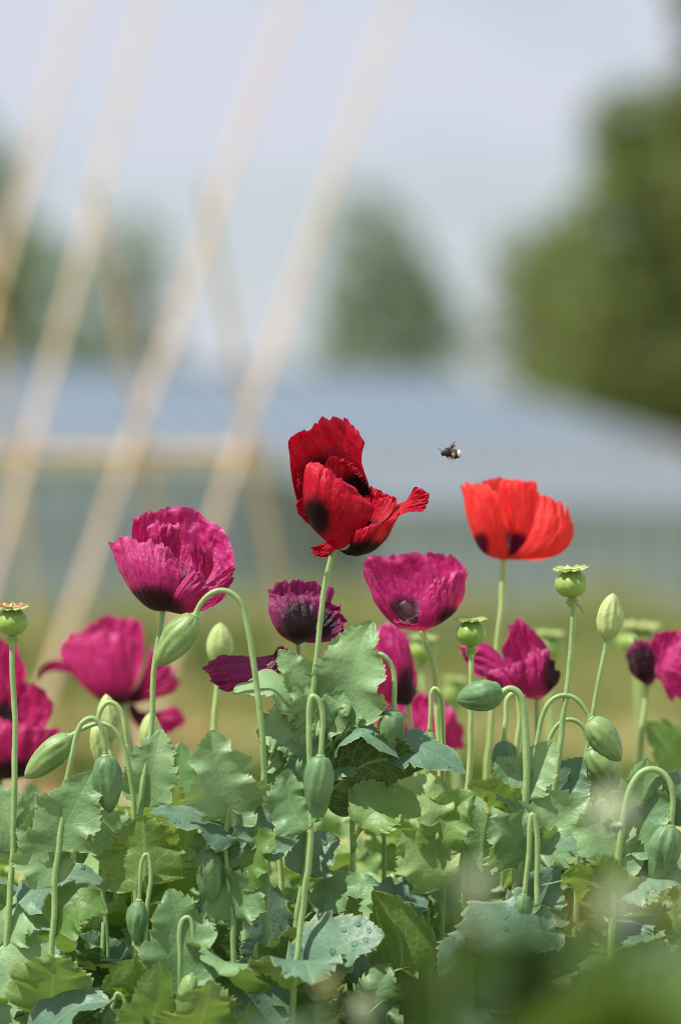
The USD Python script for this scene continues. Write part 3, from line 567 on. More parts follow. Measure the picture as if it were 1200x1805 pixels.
# 1 deep red poppy, the one in focus
plant('red', 'deep red poppy with black blotches opening to the right, tallest flower in the middle', D, [(590, 962), (581, 992), (566, 1080), (556, 1160), (549, 1230), (546, 1330), (543, 1440), (530, 1600), (517, 1720)], 5.6, hairs=2)
flower('red', 'petal_red', (590, 962), [
    ([[(572, 952, -4), (580, 956, -8), (590, 960, -10), (600, 960, -10), (608, 958, -8)], [(528, 893, 2), (552, 880, -22), (592, 868, -36), (628, 872, -36), (652, 885, -25)], [(514, 838, 10), (540, 820, -24), (585, 812, -40), (622, 815, -36), (642, 835, -28)], [(508, 792, 12), (530, 782, -10), (578, 775, -34), (614, 780, -32), (638, 800, -26)], [(518, 757, 18), (545, 755, 4), (570, 729, -16), (604, 731, -22), (650, 767, -22)]], spot(580, 856, 54, 60)),
    ([[(585, 948, -20), (597, 955, -22), (610, 955, -22)], [(578, 890, -16), (615, 885, -34), (655, 895, -32)], [(571, 832, 0), (608, 836, -22), (652, 866, -26)], [(590, 798, -6), (626, 818, -24), (656, 856, -24)]], spot(625, 868, 42, 34)),
    ([[(604, 955, -15), (614, 955, -20), (624, 955, -20)], [(638, 908, -32), (655, 914, -18), (668, 925, 2)], [(648, 872, -34), (670, 884, -20), (692, 900, -4)], [(652, 852, -36), (680, 867, -22), (702, 877, -12)]], base_blotch(.35)),
    ([[(545, 920, 0), (558, 936, 8), (576, 952, 10), (592, 968, 5)], [(534, 882, 16), (560, 893, 42), (590, 908, 48), (622, 953, 27)], [(536, 838, 15), (562, 850, 44), (602, 874, 52), (654, 914, 28)], [(546, 808, 6), (570, 818, 26), (612, 846, 32), (660, 888, 10)]], spot(556, 913, 27, 38)),
    ([[(592, 966, 5), (604, 970, 6), (614, 966, -4), (616, 955, -20)], [(612, 969, 26), (640, 977, 20), (668, 962, -5), (655, 932, -40)], [(622, 950, 40), (656, 950, 42), (690, 936, 6), (682, 905, -45)], [(632, 924, 44), (672, 921, 44), (706, 906, 22), (692, 870, -42)]], spot(648, 978, 62, 28)),
    ([[(636, 950, 18), (655, 938, 2), (664, 918, -28)], [(682, 929, 28), (690, 912, 2), (692, 893, -24)], [(708, 906, 22), (712, 893, 0), (716, 881, -20)], [(738, 902, 12), (740, 882, 0), (727, 862, -8)], [(741, 897, 10), (757, 873, 0), (745, 864, -6)]], no_blotch),
    ([[(580, 952, 10), (590, 960, 13), (594, 968, 14)], [(564, 960, 18), (575, 968, 22), (584, 975, 20)], [(548, 966, 12), (552, 978, 17), (572, 986, 16)]], no_blotch),
    ([[(562, 944, -10), (562, 930, 0), (560, 912, 5)], [(545, 922, -8), (535, 902, 2), (536, 880, 8)], [(532, 912, -4), (523, 900, 0), (529, 886, 8)]], no_blotch),
    ([[(560, 930, -10), (562, 915, -16), (566, 900, -18)], [(534, 880, 4), (536, 862, 0), (540, 842, -6)], [(526, 858, 10), (524, 842, 6), (522, 826, 2)]], base_blotch(.2)),
], D, pistil=(640, 898, -8), seed=11, q=72, stam='stamen_pale', crinkle=.68, erose=.06)

# 2 scarlet
DS = D + .27
plant('scarlet', 'bright scarlet poppy at the right, below the bumblebee', DS, [(888, 984), (886, 1010), (877, 1120), (868, 1260), (860, 1420)], 6.2, 'stem_pale')
flower('scarlet', 'petal_scarlet', (888, 984), [
    ([[(878, 980, -8), (886, 982, -10), (896, 982, -10), (904, 980, -8)], [(838, 925, -20), (872, 920, -40), (915, 920, -42), (948, 925, -28)], [(828, 858, -20), (868, 840, -42), (908, 842, -44), (950, 852, -30)]], base_blotch(.42)),
    ([[(878, 985, 5), (886, 987, 8), (894, 986, 5)], [(838, 958, 10), (864, 948, 34), (892, 955, 28)], [(820, 903, 4), (850, 895, 36), (884, 908, 38)], [(805, 848, -8), (840, 848, 14), (884, 862, 30)]], spot(846, 962, 15, 24)),
    ([[(888, 985, 2), (896, 986, 4), (905, 984, 2)], [(898, 945, 14), (916, 935, 22), (935, 940, 20)], [(885, 885, 18), (915, 870, 26), (945, 882, 12)], [(876, 842, 4), (908, 843, 8), (948, 846, -12)]], spot(912, 962, 20, 25)),
    ([[(892, 985, 4), (904, 987, 5), (912, 986, 0)], [(925, 952, 30), (955, 970, 35), (950, 987, 10)], [(945, 902, 18), (985, 930, 26), (992, 972, 5)], [(946, 862, -8), (990, 882, 0), (1012, 930, -10)]], no_blotch),
], DS, seed=31, crinkle=.6)

# 3 big magenta poppy at the left
plant('magenta', 'large ruffled magenta poppy at the left, its stem behind a nodding bud', D, [(287, 1076), (285, 1100), (276, 1170), (267, 1260), (258, 1350), (248, 1440), (240, 1560)], 5.3, hairs=5)
flower('magenta', 'petal_magenta', (287, 1076), [
    ([[(272, 1070, -10), (280, 1072, -12), (290, 1072, -12), (300, 1070, -10), (306, 1072, -8)], [(240, 1000, -28), (272, 1000, -52), (310, 1000, -58), (348, 1010, -50), (372, 1042, -24)], [(233, 940, -25), (268, 940, -56), (320, 938, -70), (370, 962, -60), (400, 1012, -32)], [(236, 908, -22), (275, 898, -50), (328, 892, -70), (388, 925, -60), (420, 988, -28)]], base_blotch(.3)),
    ([[(283, 1070, 0), (292, 1070, -2), (300, 1070, 0)], [(276, 1005, -22), (295, 1000, -26), (312, 1005, -30)], [(264, 955, -28), (292, 955, -12), (318, 962, -38)], [(262, 914, -34), (292, 916, -18), (317, 922, -42)]], base_blotch(.38)),
    ([[(292, 1070, 0), (300, 1070, 0), (306, 1070, 0)], [(333, 1012, -10), (352, 1015, -12), (364, 1024, -26)], [(329, 963, -12), (348, 958, 0), (368, 962, -30)]], base_blotch(.3)),
    ([[(292, 1075, -5), (300, 1077, -2), (306, 1078, 0)], [(350, 1040, -14), (356, 1060, -2), (352, 1078, 6)], [(392, 1010, -22), (392, 1040, -10), (384, 1064, 0)], [(416, 992, -30), (412, 1025, -22), (396, 1058, -12)]], base_blotch(.2)),
    ([[(270, 1073, 5), (280, 1076, 8), (290, 1077, 8), (300, 1076, 5)], [(236, 1048, 10), (262, 1058, 36), (290, 1058, 42), (312, 1060, 34)], [(209, 1005, 5), (245, 1010, 46), (285, 1016, 52), (320, 1022, 44)], [(197, 974, -5), (235, 970, 30), (278, 985, 42), (322, 1002, 35)], [(188, 943, -15), (228, 942, 10), (282, 955, 24), (322, 992, 24)]], spot(268, 1062, 50, 30)),
    ([[(288, 1077, 9), (295, 1078, 9), (301, 1079, 5)], [(304, 1047, 44), (325, 1062, 46), (330, 1082, 25)], [(322, 1018, 44), (348, 1035, 50), (352, 1074, 25)], [(347, 1002, 34), (370, 1030, 36), (369, 1060, 20)]], spot(285, 1075, 42, 26)),
], D, seed=51, q=60)

# 4 magenta cup right of the middle
DM = D + .11
plant('cup', 'magenta cup shaped poppy right of the middle, dark heart showing between its petals', DM, [(743, 1111), (748, 1130), (764, 1190), (772, 1250), (777, 1330), (780, 1450)], 6.0, 'stem_pale')
flower('cup', 'petal_magenta', (743, 1111), [
    ([[(715, 1098, -5), (730, 1105, -8), (745, 1106, -9), (758, 1105, -8), (772, 1100, -5)], [(672, 1060, -15), (705, 1062, -36), (735, 1062, -42), (772, 1060, -36), (808, 1052, -18)], [(648, 1015, -15), (685, 1018, -42), (728, 1016, -54), (775, 1012, -46), (822, 1020, -22)], [(636, 988, -10), (672, 976, -38), (712, 976, -50), (756, 966, -46), (822, 984, -20)]], spot(712, 1085, 36, 34)),
    ([[(702, 1107, 6), (712, 1108, 9), (722, 1107, 8)], [(668, 1075, 8), (684, 1082, 22), (702, 1090, 26)], [(650, 1040, 2), (662, 1044, 16), (676, 1052, 24)], [(637, 998, -6), (648, 1000, 4), (658, 1008, 12)]], no_blotch),
    ([[(715, 1108, 8), (728, 1111, 10), (740, 1110, 8)], [(700, 1100, 26), (718, 1104, 34), (738, 1104, 30)], [(690, 1092, 30), (712, 1098, 40), (736, 1098, 36)]], no_blotch),
    ([[(742, 1113, 10), (750, 1111, 10), (760, 1107, 8), (770, 1100, 0)], [(736, 1085, 32), (765, 1087, 42), (792, 1080, 30), (808, 1072, 0)], [(742, 1055, 36), (775, 1047, 46), (805, 1040, 28), (816, 1045, -5)], [(748, 1032, 30), (782, 1014, 38), (812, 1004, 20), (824, 1008, -10)]], spot(798, 1094, 30, 26)),
], DM, pistil=(709, 1062, 2), seed=71, q=54, n_stamen=40)

# 5 dark purple
DP = D + .05
plant('purple', 'small dark purple poppy with black heart behind the stem of the deep red one', DP, [(525, 1134), (526, 1160), (528, 1230), (532, 1330)], 4.6, hairs=3)
flower('purple', 'petal_purple', (525, 1134), [
    ([[(515, 1126, -5), (525, 1128, -8), (534, 1128, -8), (542, 1126, -5)], [(484, 1080, -20), (512, 1076, -36), (545, 1078, -36), (572, 1085, -28)], [(472, 1038, -15), (510, 1020, -38), (550, 1024, -40), (598, 1016, -35)]], base_blotch(.35)),
    ([[(513, 1131, 5), (524, 1136, 8), (536, 1132, 8)], [(481, 1100, 16), (520, 1104, 42), (556, 1107, 30)], [(473, 1064, 0), (512, 1062, 28), (560, 1070, 20)], [(478, 1056, -8), (505, 1043, 14), (556, 1052, 8)]], spot(528, 1098, 38, 40)),
    ([[(534, 1131, 2), (541, 1133, 5), (548, 1133, 5)], [(556, 1098, -10), (566, 1115, 4), (566, 1132, 14)], [(566, 1064, -14), (592, 1092, -4), (594, 1130, 10)], [(574, 1060, -12), (602, 1090, -2), (598, 1136, 10)]], spot(568, 1100, 26, 26)),
], DP, seed=91, q=50, stam='stamen_pale', n_stamen=14)

# 6 withering purple flower lying over to the left
DW = D + .03
plant('withered', 'withering purple flower with one flat petal drooping to the left and pale threads', DW, [(497, 1158), (492, 1175), (486, 1230), (490, 1330)], 4.6, 'stem_pale')
flower('withered', 'petal_purple', (497, 1158), [
    ([[(497, 1150, -6), (500, 1160, 4), (500, 1170, 10)], [(450, 1158, -25), (455, 1175, 0), (462, 1198, 25)], [(405, 1160, -25), (405, 1182, 8), (415, 1214, 30)], [(370, 1176, -10), (358, 1184, 6), (392, 1220, 24)]], base_blotch(.15)),
    ([[(492, 1160, 5), (496, 1166, 8), (498, 1172, 8)], [(478, 1158, 0), (485, 1165, 4), (490, 1172, 8)], [(500, 1130, -4), (508, 1140, 0), (505, 1155, 6)]], no_blotch),
], DW, pistil=(482, 1188, 0), seed=113, q=50, stam='stamen_pale', n_stamen=18, crinkle=1.2)

# 7 pink one, out of focus behind, with a hanging petal
DK = D + .60
plant('pink', 'blurred pink poppy with a curled tendril petal behind the left buds', DK, [(215, 1242), (222, 1275), (234, 1340), (240, 1430)], 7)
flower('pink', 'petal_pink', (215, 1242), [
    ([[(205, 1238, -5), (215, 1240, -8), (225, 1238, -5)], [(150, 1170, -30), (205, 1160, -45), (250, 1170, -30)], [(108, 1124, -20), (192, 1084, -45), (254, 1096, -30)]], base_blotch(.25)),
    ([[(200, 1240, 5), (212, 1243, 8), (225, 1240, 5)], [(152, 1217, 20), (195, 1207, 45), (236, 1207, 30)], [(112, 1167, 10), (175, 1150, 40), (242, 1155, 25)], [(103, 1130, 0), (170, 1112, 25), (240, 1120, 15)]], base_blotch(.24)),
    ([[(158, 1200, 10), (152, 1185, 12), (150, 1170, 10)], [(120, 1186, 10), (114, 1176, 12), (112, 1164, 10)], [(86, 1184, 10), (82, 1177, 10), (84, 1168, 10)], [(74, 1206, 8), (70, 1200, 8), (70, 1192, 8)]], no_blotch),
    ([[(222, 1238, 0), (228, 1240, 0), (234, 1240, 0)], [(255, 1180, 10), (265, 1207, 10), (268, 1234, 5)], [(262, 1122, -5), (302, 1172, 0), (322, 1216, -5)]], base_blotch(.32)),
    ([[(225, 1240, 0), (231, 1242, 0), (237, 1240, 0)], [(240, 1276, 0), (255, 1270, 8), (262, 1256, 0)], [(272, 1296, 0), (298, 1277, 8), (298, 1248, 0)], [(300, 1292, 0), (324, 1272, 0), (314, 1252, 0)]], base_blotch(.35)),
], DK, seed=131)

# 9 crimson at the left edge
DC9 = D + .36
plant('crimson', 'large dark crimson poppy cut off by the left edge behind a seed head', DC9, [(0, 1372), (2, 1400), (8, 1480), (12, 1560)], 6.5)
flower('crimson', 'petal_crimson', (0, 1372), [
    ([[(-20, 1360, -20), (-10, 1360, -20), (0, 1360, -20)], [(-80, 1250, -60), (-20, 1240, -70), (30, 1250, -60)], [(-90, 1150, -60), (-20, 1122, -75), (50, 1160, -60)]], no_blotch),
    ([[(-10, 1362, -10), (0, 1365, -10), (12, 1362, -10)], [(-40, 1280, -30), (30, 1278, -35), (78, 1282, -25)], [(-50, 1207, -30), (32, 1196, -40), (88, 1230, -30)]], spot(4, 1265, 22, 30)),
    ([[(-12, 1372, 5), (0, 1375, 8), (20, 1372, 5)], [(-62, 1335, 30), (10, 1345, 50), (76, 1352, 30)], [(-72, 1275, 25), (10, 1290, 50), (98, 1308, 30)], [(-60, 1244, 10), (20, 1270, 30), (122, 1276, 10)]], spot(20, 1374, 90, 38)),
], DC9, pistil=(2, 1280, 5), seed=151)

# 10, 11 pink ones behind the middle leaves
D10 = D + .25
plant('side', 'magenta poppy seen from the side, half hidden behind the upright pale leaf', D10, [(718, 1240), (722, 1262), (730, 1330), (735, 1400)], 5.5, 'stem_pale')
flower('side', 'petal_magenta', (718, 1240), [
    ([[(722, 1236, -10), (715, 1238, -14), (705, 1238, -10)], [(735, 1195, -20), (705, 1190, -35), (668, 1210, -20)], [(722, 1140, -20), (690, 1120, -35), (645, 1150, -25)]], base_blotch(.3)),
    ([[(724, 1240, 4), (716, 1243, 8), (703, 1242, 4)], [(730, 1207, 10), (702, 1205, 28), (664, 1228, 10)], [(722, 1150, 0), (688, 1150, 26), (640, 1195, 5)], [(697, 1100, -10), (672, 1100, 6), (638, 1150, 0)]], spot(722, 1222, 30, 48)),
], D10, seed=171)
D11 = D + .46
plant('low', 'low pink poppy between the nodding buds in the middle, behind leaves', D11, [(735, 1332), (737, 1350), (742, 1420), (745, 1500)], 6, 'stem_pale')
flower('low', 'petal_pink', (735, 1332), [
    ([[(725, 1328, -8), (735, 1330, -10), (745, 1328, -8)], [(690, 1278, -25), (732, 1270, -36), (775, 1278, -25)], [(664, 1240, -22), (730, 1224, -38), (792, 1230, -22)]], base_blotch(.2)),
    ([[(722, 1334, 4), (733, 1337, 8), (742, 1335, 5)], [(682, 1298, 15), (712, 1296, 34), (738, 1300, 30)], [(652, 1262, 5), (690, 1245, 22), (732, 1240, 20)]], no_blotch),
    ([[(734, 1335, 5), (742, 1336, 7), (750, 1332, 4)], [(752, 1302, 25), (778, 1300, 30), (796, 1322, 12)], [(748, 1244, 14), (796, 1246, 14), (820, 1318, 0)]], base_blotch(.2)),
], D11, seed=191)

# 12 magenta right
D12 = D + .23
plant('folded', 'magenta poppy with a folded pale petal, left of the tall pale green seed head', D12, [(945, 1230), (948, 1255), (952, 1330), (955, 1400)], 5)
flower('folded', 'petal_magenta', (945, 1230), [
    ([[(935, 1225, -10), (945, 1228, -10), (955, 1225, -10)], [(893, 1172, -30), (935, 1168, -40), (972, 1185, -30)], [(897, 1124, -20), (914, 1088, -30), (965, 1138, -30)]], base_blotch(.25)),
    ([[(930, 1228, -4), (935, 1228, 0), (938, 1226, -4)], [(878, 1205, 0), (878, 1180, 5), (884, 1158, -8)], [(842, 1190, 0), (836, 1162, 2), (848, 1128, -8)], [(828, 1184, -6), (808, 1150, -8), (812, 1128, -12)]], base_blotch(.2)),
    ([[(925, 1230, 5), (932, 1231, 8), (938, 1231, 8)], [(882, 1216, 25), (905, 1207, 36), (926, 1202, 30)], [(842, 1184, 20), (880, 1172, 32), (918, 1158, 32)]], no_blotch),
    ([[(934, 1231, 8), (945, 1233, 8), (956, 1231, 5)], [(926, 1198, 34), (955, 1198, 42), (980, 1207, 20)], [(926, 1152, 24), (955, 1138, 26), (990, 1188, 5)]], spot(978, 1192, 24, 44)),
    ([[(926, 1228, 2), (932, 1229, 4), (938, 1230, 4)], [(898, 1205, 12), (912, 1195, 20), (926, 1192, 22)], [(892, 1180, 10), (910, 1170, 18), (928, 1166, 20)]], lambda a, b, c: a * 0 + 1),
], D12, seed=211)
# 13 right edge
D13 = D + .34
plant('edge', 'magenta poppy cut off by the right edge with a dark purple left petal', D13, [(1140, 1207), (1139, 1230), (1131, 1290), (1122, 1380)], 6.2, 'stem_pale')
flower('edge', 'petal_magenta', (1140, 1207), [
    ([[(1135, 1205, 5), (1142, 1208, 5), (1150, 1205, 5)], [(1107, 1180, 12), (1130, 1184, 32), (1154, 1180, 20)], [(1098, 1140, 0), (1122, 1124, 15), (1152, 1132, 10)]], spot(1128, 1172, 34, 40)),
    ([[(1146, 1206, 5), (1151, 1202, 8), (1153, 1196, 0)], [(1162, 1200, 25), (1180, 1175, 30), (1176, 1150, 0)], [(1180, 1250, 20), (1222, 1200, 20), (1204, 1105, 0)]], no_blotch),
    ([[(1144, 1206, -5), (1149, 1204, -8), (1152, 1200, -8)], [(1140, 1165, -18), (1165, 1150, -26), (1190, 1165, -20)], [(1140, 1138, -14), (1172, 1112, -24), (1214, 1108, -20)]], no_blotch),
], D13, seed=231)

# ---- seed heads
plant('head_left', 'seed head on a tall straight stem at the left edge', D - .02, [(21, 1122), (22, 1150), (25, 1260), (26, 1380), (20, 1500), (14, 1600)], 5.6, 'stem_green', hairs=7)
seed_head(PLANTS['head_left'], (21, 1095), 59, 48, D - .02, (0, 1, 0), .16, 3, 12, 'disc_ray')
plant('head_tall', 'tall pale green seed head right of the scarlet poppy, withered thread at its neck', D, [(1011, 1062), (1010, 1085), (1000, 1180), (988, 1300), (979, 1400), (972, 1500)], 5.6, 'stem_green', hairs=8)
hd = seed_head(PLANTS['head_tall'], (1007, 1028), 60, 48, D, (-.06, 1, 0), .12, 5, 11)
obj('withered_stamen', tube(curve([P(1016, 1066), P(1022, 1070), P(1028, 1081)], 8), .0006, 5), 'disc_ray', hd)
plant('head_small', 'small seed head in front of the folded magenta poppy', D + .10, [(830, 1142), (830, 1170), (829, 1260), (826, 1360), (820, 1460)], 5.6, 'stem_pale')
seed_head(PLANTS['head_small'], (830, 1116), 54, 46, D + .10, (0, 1, 0), .10, 7, 10)
for key, c, w, h, dd, lab in (('h1', (745, 1146), 48, 42, .62, 'blurred pale seed head behind the stem of the magenta cup poppy'), ('h2', (966, 1142), 52, 50, .75, 'blurred yellow seed head behind the folded magenta poppy'),
                              ('h3', (1124, 1130), 74, 50, .80, 'blurred yellow seed head above the dark purple petal at the right'), ('h4', (800, 1222), 40, 50, .85, 'blurred green seed head behind the dark green horizontal bud')):
    plant(key, lab, D + dd, [(c[0], c[1] + h * .6), (c[0] + 2, c[1] + 90), (c[0] + 6, c[1] + 260)], 6.5, 'stem_pale')
    seed_head(PLANTS[key], c, w, h, D + dd, (0.05, 1, 0), .1, 3 + len(key), 10)

# ---- buds
def budplant(key, label, d, stem, neck, tip, rad, mat, seed, r=4.9, smat='stem_green', **kw):
    hairs = kw.pop('hairs', 0); plant(key, label, d, [neck] + stem, r, smat, hairs=hairs); return bud(PLANTS[key], neck, tip, rad, d, mat, seed, **kw)
budplant('bud_arch', 'nodding green bud on a high arched stem in front of the magenta poppy stem', D - .03, [(352, 1067), (370, 1048), (395, 1041), (420, 1056), (436, 1095), (449, 1160), (459, 1240), (468, 1330), (470, 1440)], (344, 1086), (277, 1172), 29, 'bud_green', 3, 5.6, ridge=.045, lump=.12)
budplant('bud_up', 'upright pale bud behind the withering purple flower', D + .22, [(384, 1190), (380, 1260), (374, 1380)], (386, 1172), (388, 1100), 24, 'bud_pale', 5, 6.4, 'stem_pale', lump=.05, shape=1.1)
budplant('bud_right', 'upright yellowish bud right of the tall seed head', D + .04, [(1066, 1150), (1055, 1210), (1043, 1280), (1030, 1370), (1020, 1480)], (1070, 1126), (1080, 1048), 24, 'bud_pale', 7, 5.0, 'stem_green', hairs=11, ridge=.06)
budplant('bud_lying', 'striped green bud pointing down left, leftmost of the arched buds', D - .02, [(136, 1290), (156, 1280), (180, 1276), (203, 1290), (218, 1325), (230, 1390), (237, 1450), (240, 1560)], (124, 1299), (46, 1370), 26, 'bud_green', 9, 4.9, hairs=12)
budplant('bud_hang', 'stout green bud hanging straight down between two arched stems', D - .05, [(184, 1305), (180, 1282), (168, 1267), (150, 1272), (134, 1305), (122, 1370), (108, 1450), (96, 1560)], (186, 1333), (193, 1431), 27, 'bud_blue', 11, 5.0, hairs=13, shape=.95, tail=.3)
budplant('bud_behind', 'pale yellowish bud hanging behind the pair of arched stems', D + .12, [(174, 1262), (180, 1248), (193, 1238), (208, 1246), (220, 1280), (230, 1340), (236, 1430)], (172, 1276), (178, 1350), 17, 'bud_pale', 13, 4.8, 'stem_pale')
budplant('bud_tip', 'upright pale yellow bud just above the arched stems at the left', D + .16, [(195, 1320), (197, 1380), (200, 1450)], (194, 1305), (187, 1226), 21, 'bud_pale', 15, 5, 'stem_pale')
budplant('bud_tip2', 'upright pale bud behind the stem of the large magenta poppy', D + .20, [(268, 1350), (270, 1400), (272, 1480)], (267, 1325), (265, 1259), 22, 'bud_pale', 17, 5.5, 'stem_pale')
budplant('bud_dark', 'wrinkled dark green bud lying level on a thick bent stem', D - .03, [(895, 1215), (908, 1217), (920, 1235), (924, 1290), (923, 1350), (921, 1410), (918, 1520)], (886, 1222), (806, 1234), 29, 'bud_blue', 19, 6.6, hairs=14, shape=1.05, tail=.35, lump=.14)
budplant('bud_dark2', 'green bud hanging behind the thick bent stem, below the dark green level bud', D + .06, [(889, 1290), (891, 1250), (897, 1228), (907, 1223), (914, 1250), (913, 1330), (911, 1430)], (889, 1307), (888, 1375), 23, 'bud_blue', 21, 5.6, 'stem_pale')
budplant('bud_pair', 'upper of two nodding yellow green buds right of the tall seed head stem', D, [(1036, 1260), (1020, 1238), (998, 1226), (974, 1232), (957, 1256), (947, 1300), (942, 1380), (940, 1480)], (1041, 1268), (1092, 1340), 27, 'bud_green', 23, 4.8, hairs=15)
budplant('bud_pair2', 'lower of two nodding yellow green buds right of the tall seed head stem', D + .04, [(1034, 1305), (1022, 1282), (1002, 1269), (982, 1274), (968, 1296), (958, 1350), (955, 1440)], (1040, 1320), (1092, 1398), 26, 'bud_green', 25, 4.6, hairs=16)
budplant('bud_centre', 'dark green bud hanging straight down in front of the middle leaves', D - .10, [(568, 1290), (568, 1258), (562, 1234), (553, 1228), (546, 1245), (545, 1300), (549, 1440), (533, 1600), (520, 1720)], (565, 1333), (556, 1443), 27.5, 'bud_blue', 27, 5.4, shape=.92, tail=.4, lump=.06)
budplant('bud_low', 'dark green bud hanging low in front of the left leaves, under a short hooked stem', D - .06, [(366, 1460), (366, 1425), (374, 1406), (388, 1408), (397, 1430), (398, 1470), (404, 1560)], (368, 1496), (371, 1597), 26.5, 'bud_blue', 29, 4.8, shape=.9, tail=.4)
budplant('bud_leaf', 'small dark bud hanging in front of a yellow green leaf at the lower left', D - .06, [(247, 1560), (249, 1518), (256, 1506), (264, 1525), (262, 1600), (258, 1700)], (245, 1588), (240, 1663), 20, 'bud_blue', 31, 4.2)
budplant('bud_mid', 'green bud hanging from a short arched stem right of the upright pale leaf', D - .01, [(695, 1225), (695, 1190), (686, 1165), (668, 1152), (652, 1158, -14), (642, 1180, -34), (628, 1260, -50), (622, 1380, -55)], (694, 1252), (685, 1325), 25, 'bud_blue', 33, 5.2, hairs=17, shape=.85)
budplant('bud_hook', 'little hooked bud beside the stem of the magenta cup poppy', D + .07, [(758, 1255), (761, 1224), (768, 1214), (776, 1222), (779, 1250, -10), (780, 1330, -20), (781, 1420, -24)], (757, 1290), (755, 1330), 13, 'bud_green', 35, 4.6, 'stem_pale')
budplant('bud_edge', 'ribbed dark green bud hanging from a hooked stem near the right edge', D - .07, [(1184, 1420), (1180, 1382), (1162, 1360), (1138, 1358), (1116, 1378), (1100, 1420), (1088, 1500), (1080, 1600)], (1182, 1456), (1152, 1560), 31, 'bud_blue', 37, 6, shape=.9, ridge=.075, tail=.3, seam=False)
budplant('bud_bottom', 'pale green bud hanging at the bottom edge below the large pale leaf', D - .10, [(341, 1690), (338, 1640), (330, 1618), (320, 1622), (315, 1660), (316, 1760)], (340, 1718), (325, 1812), 23, 'bud_green', 39, 4.4)
budplant('bud_deep', 'bud half hidden behind the blue grey leaf at the left', D + .04, [(150, 1440), (160, 1425), (172, 1440), (178, 1520), (185, 1620)], (146, 1456), (135, 1530), 21, 'bud_green', 41, 4.4)
budplant('bud_straight', 'small bud hanging from a straight bluish stem at the lower right', D - .06, [(931, 1500), (934, 1450), (938, 1436), (943, 1450), (946, 1520), (948, 1620)], (924, 1578), (914, 1640), 19, 'bud_blue', 43, 5.2)
budplant('bud_corner', 'small bud at the lower left bottom edge under a dark leaf', D - .08, [(200, 1768), (206, 1752), (216, 1760), (220, 1830)], (196, 1778), (184, 1826), 17, 'bud_blue', 45, 4)

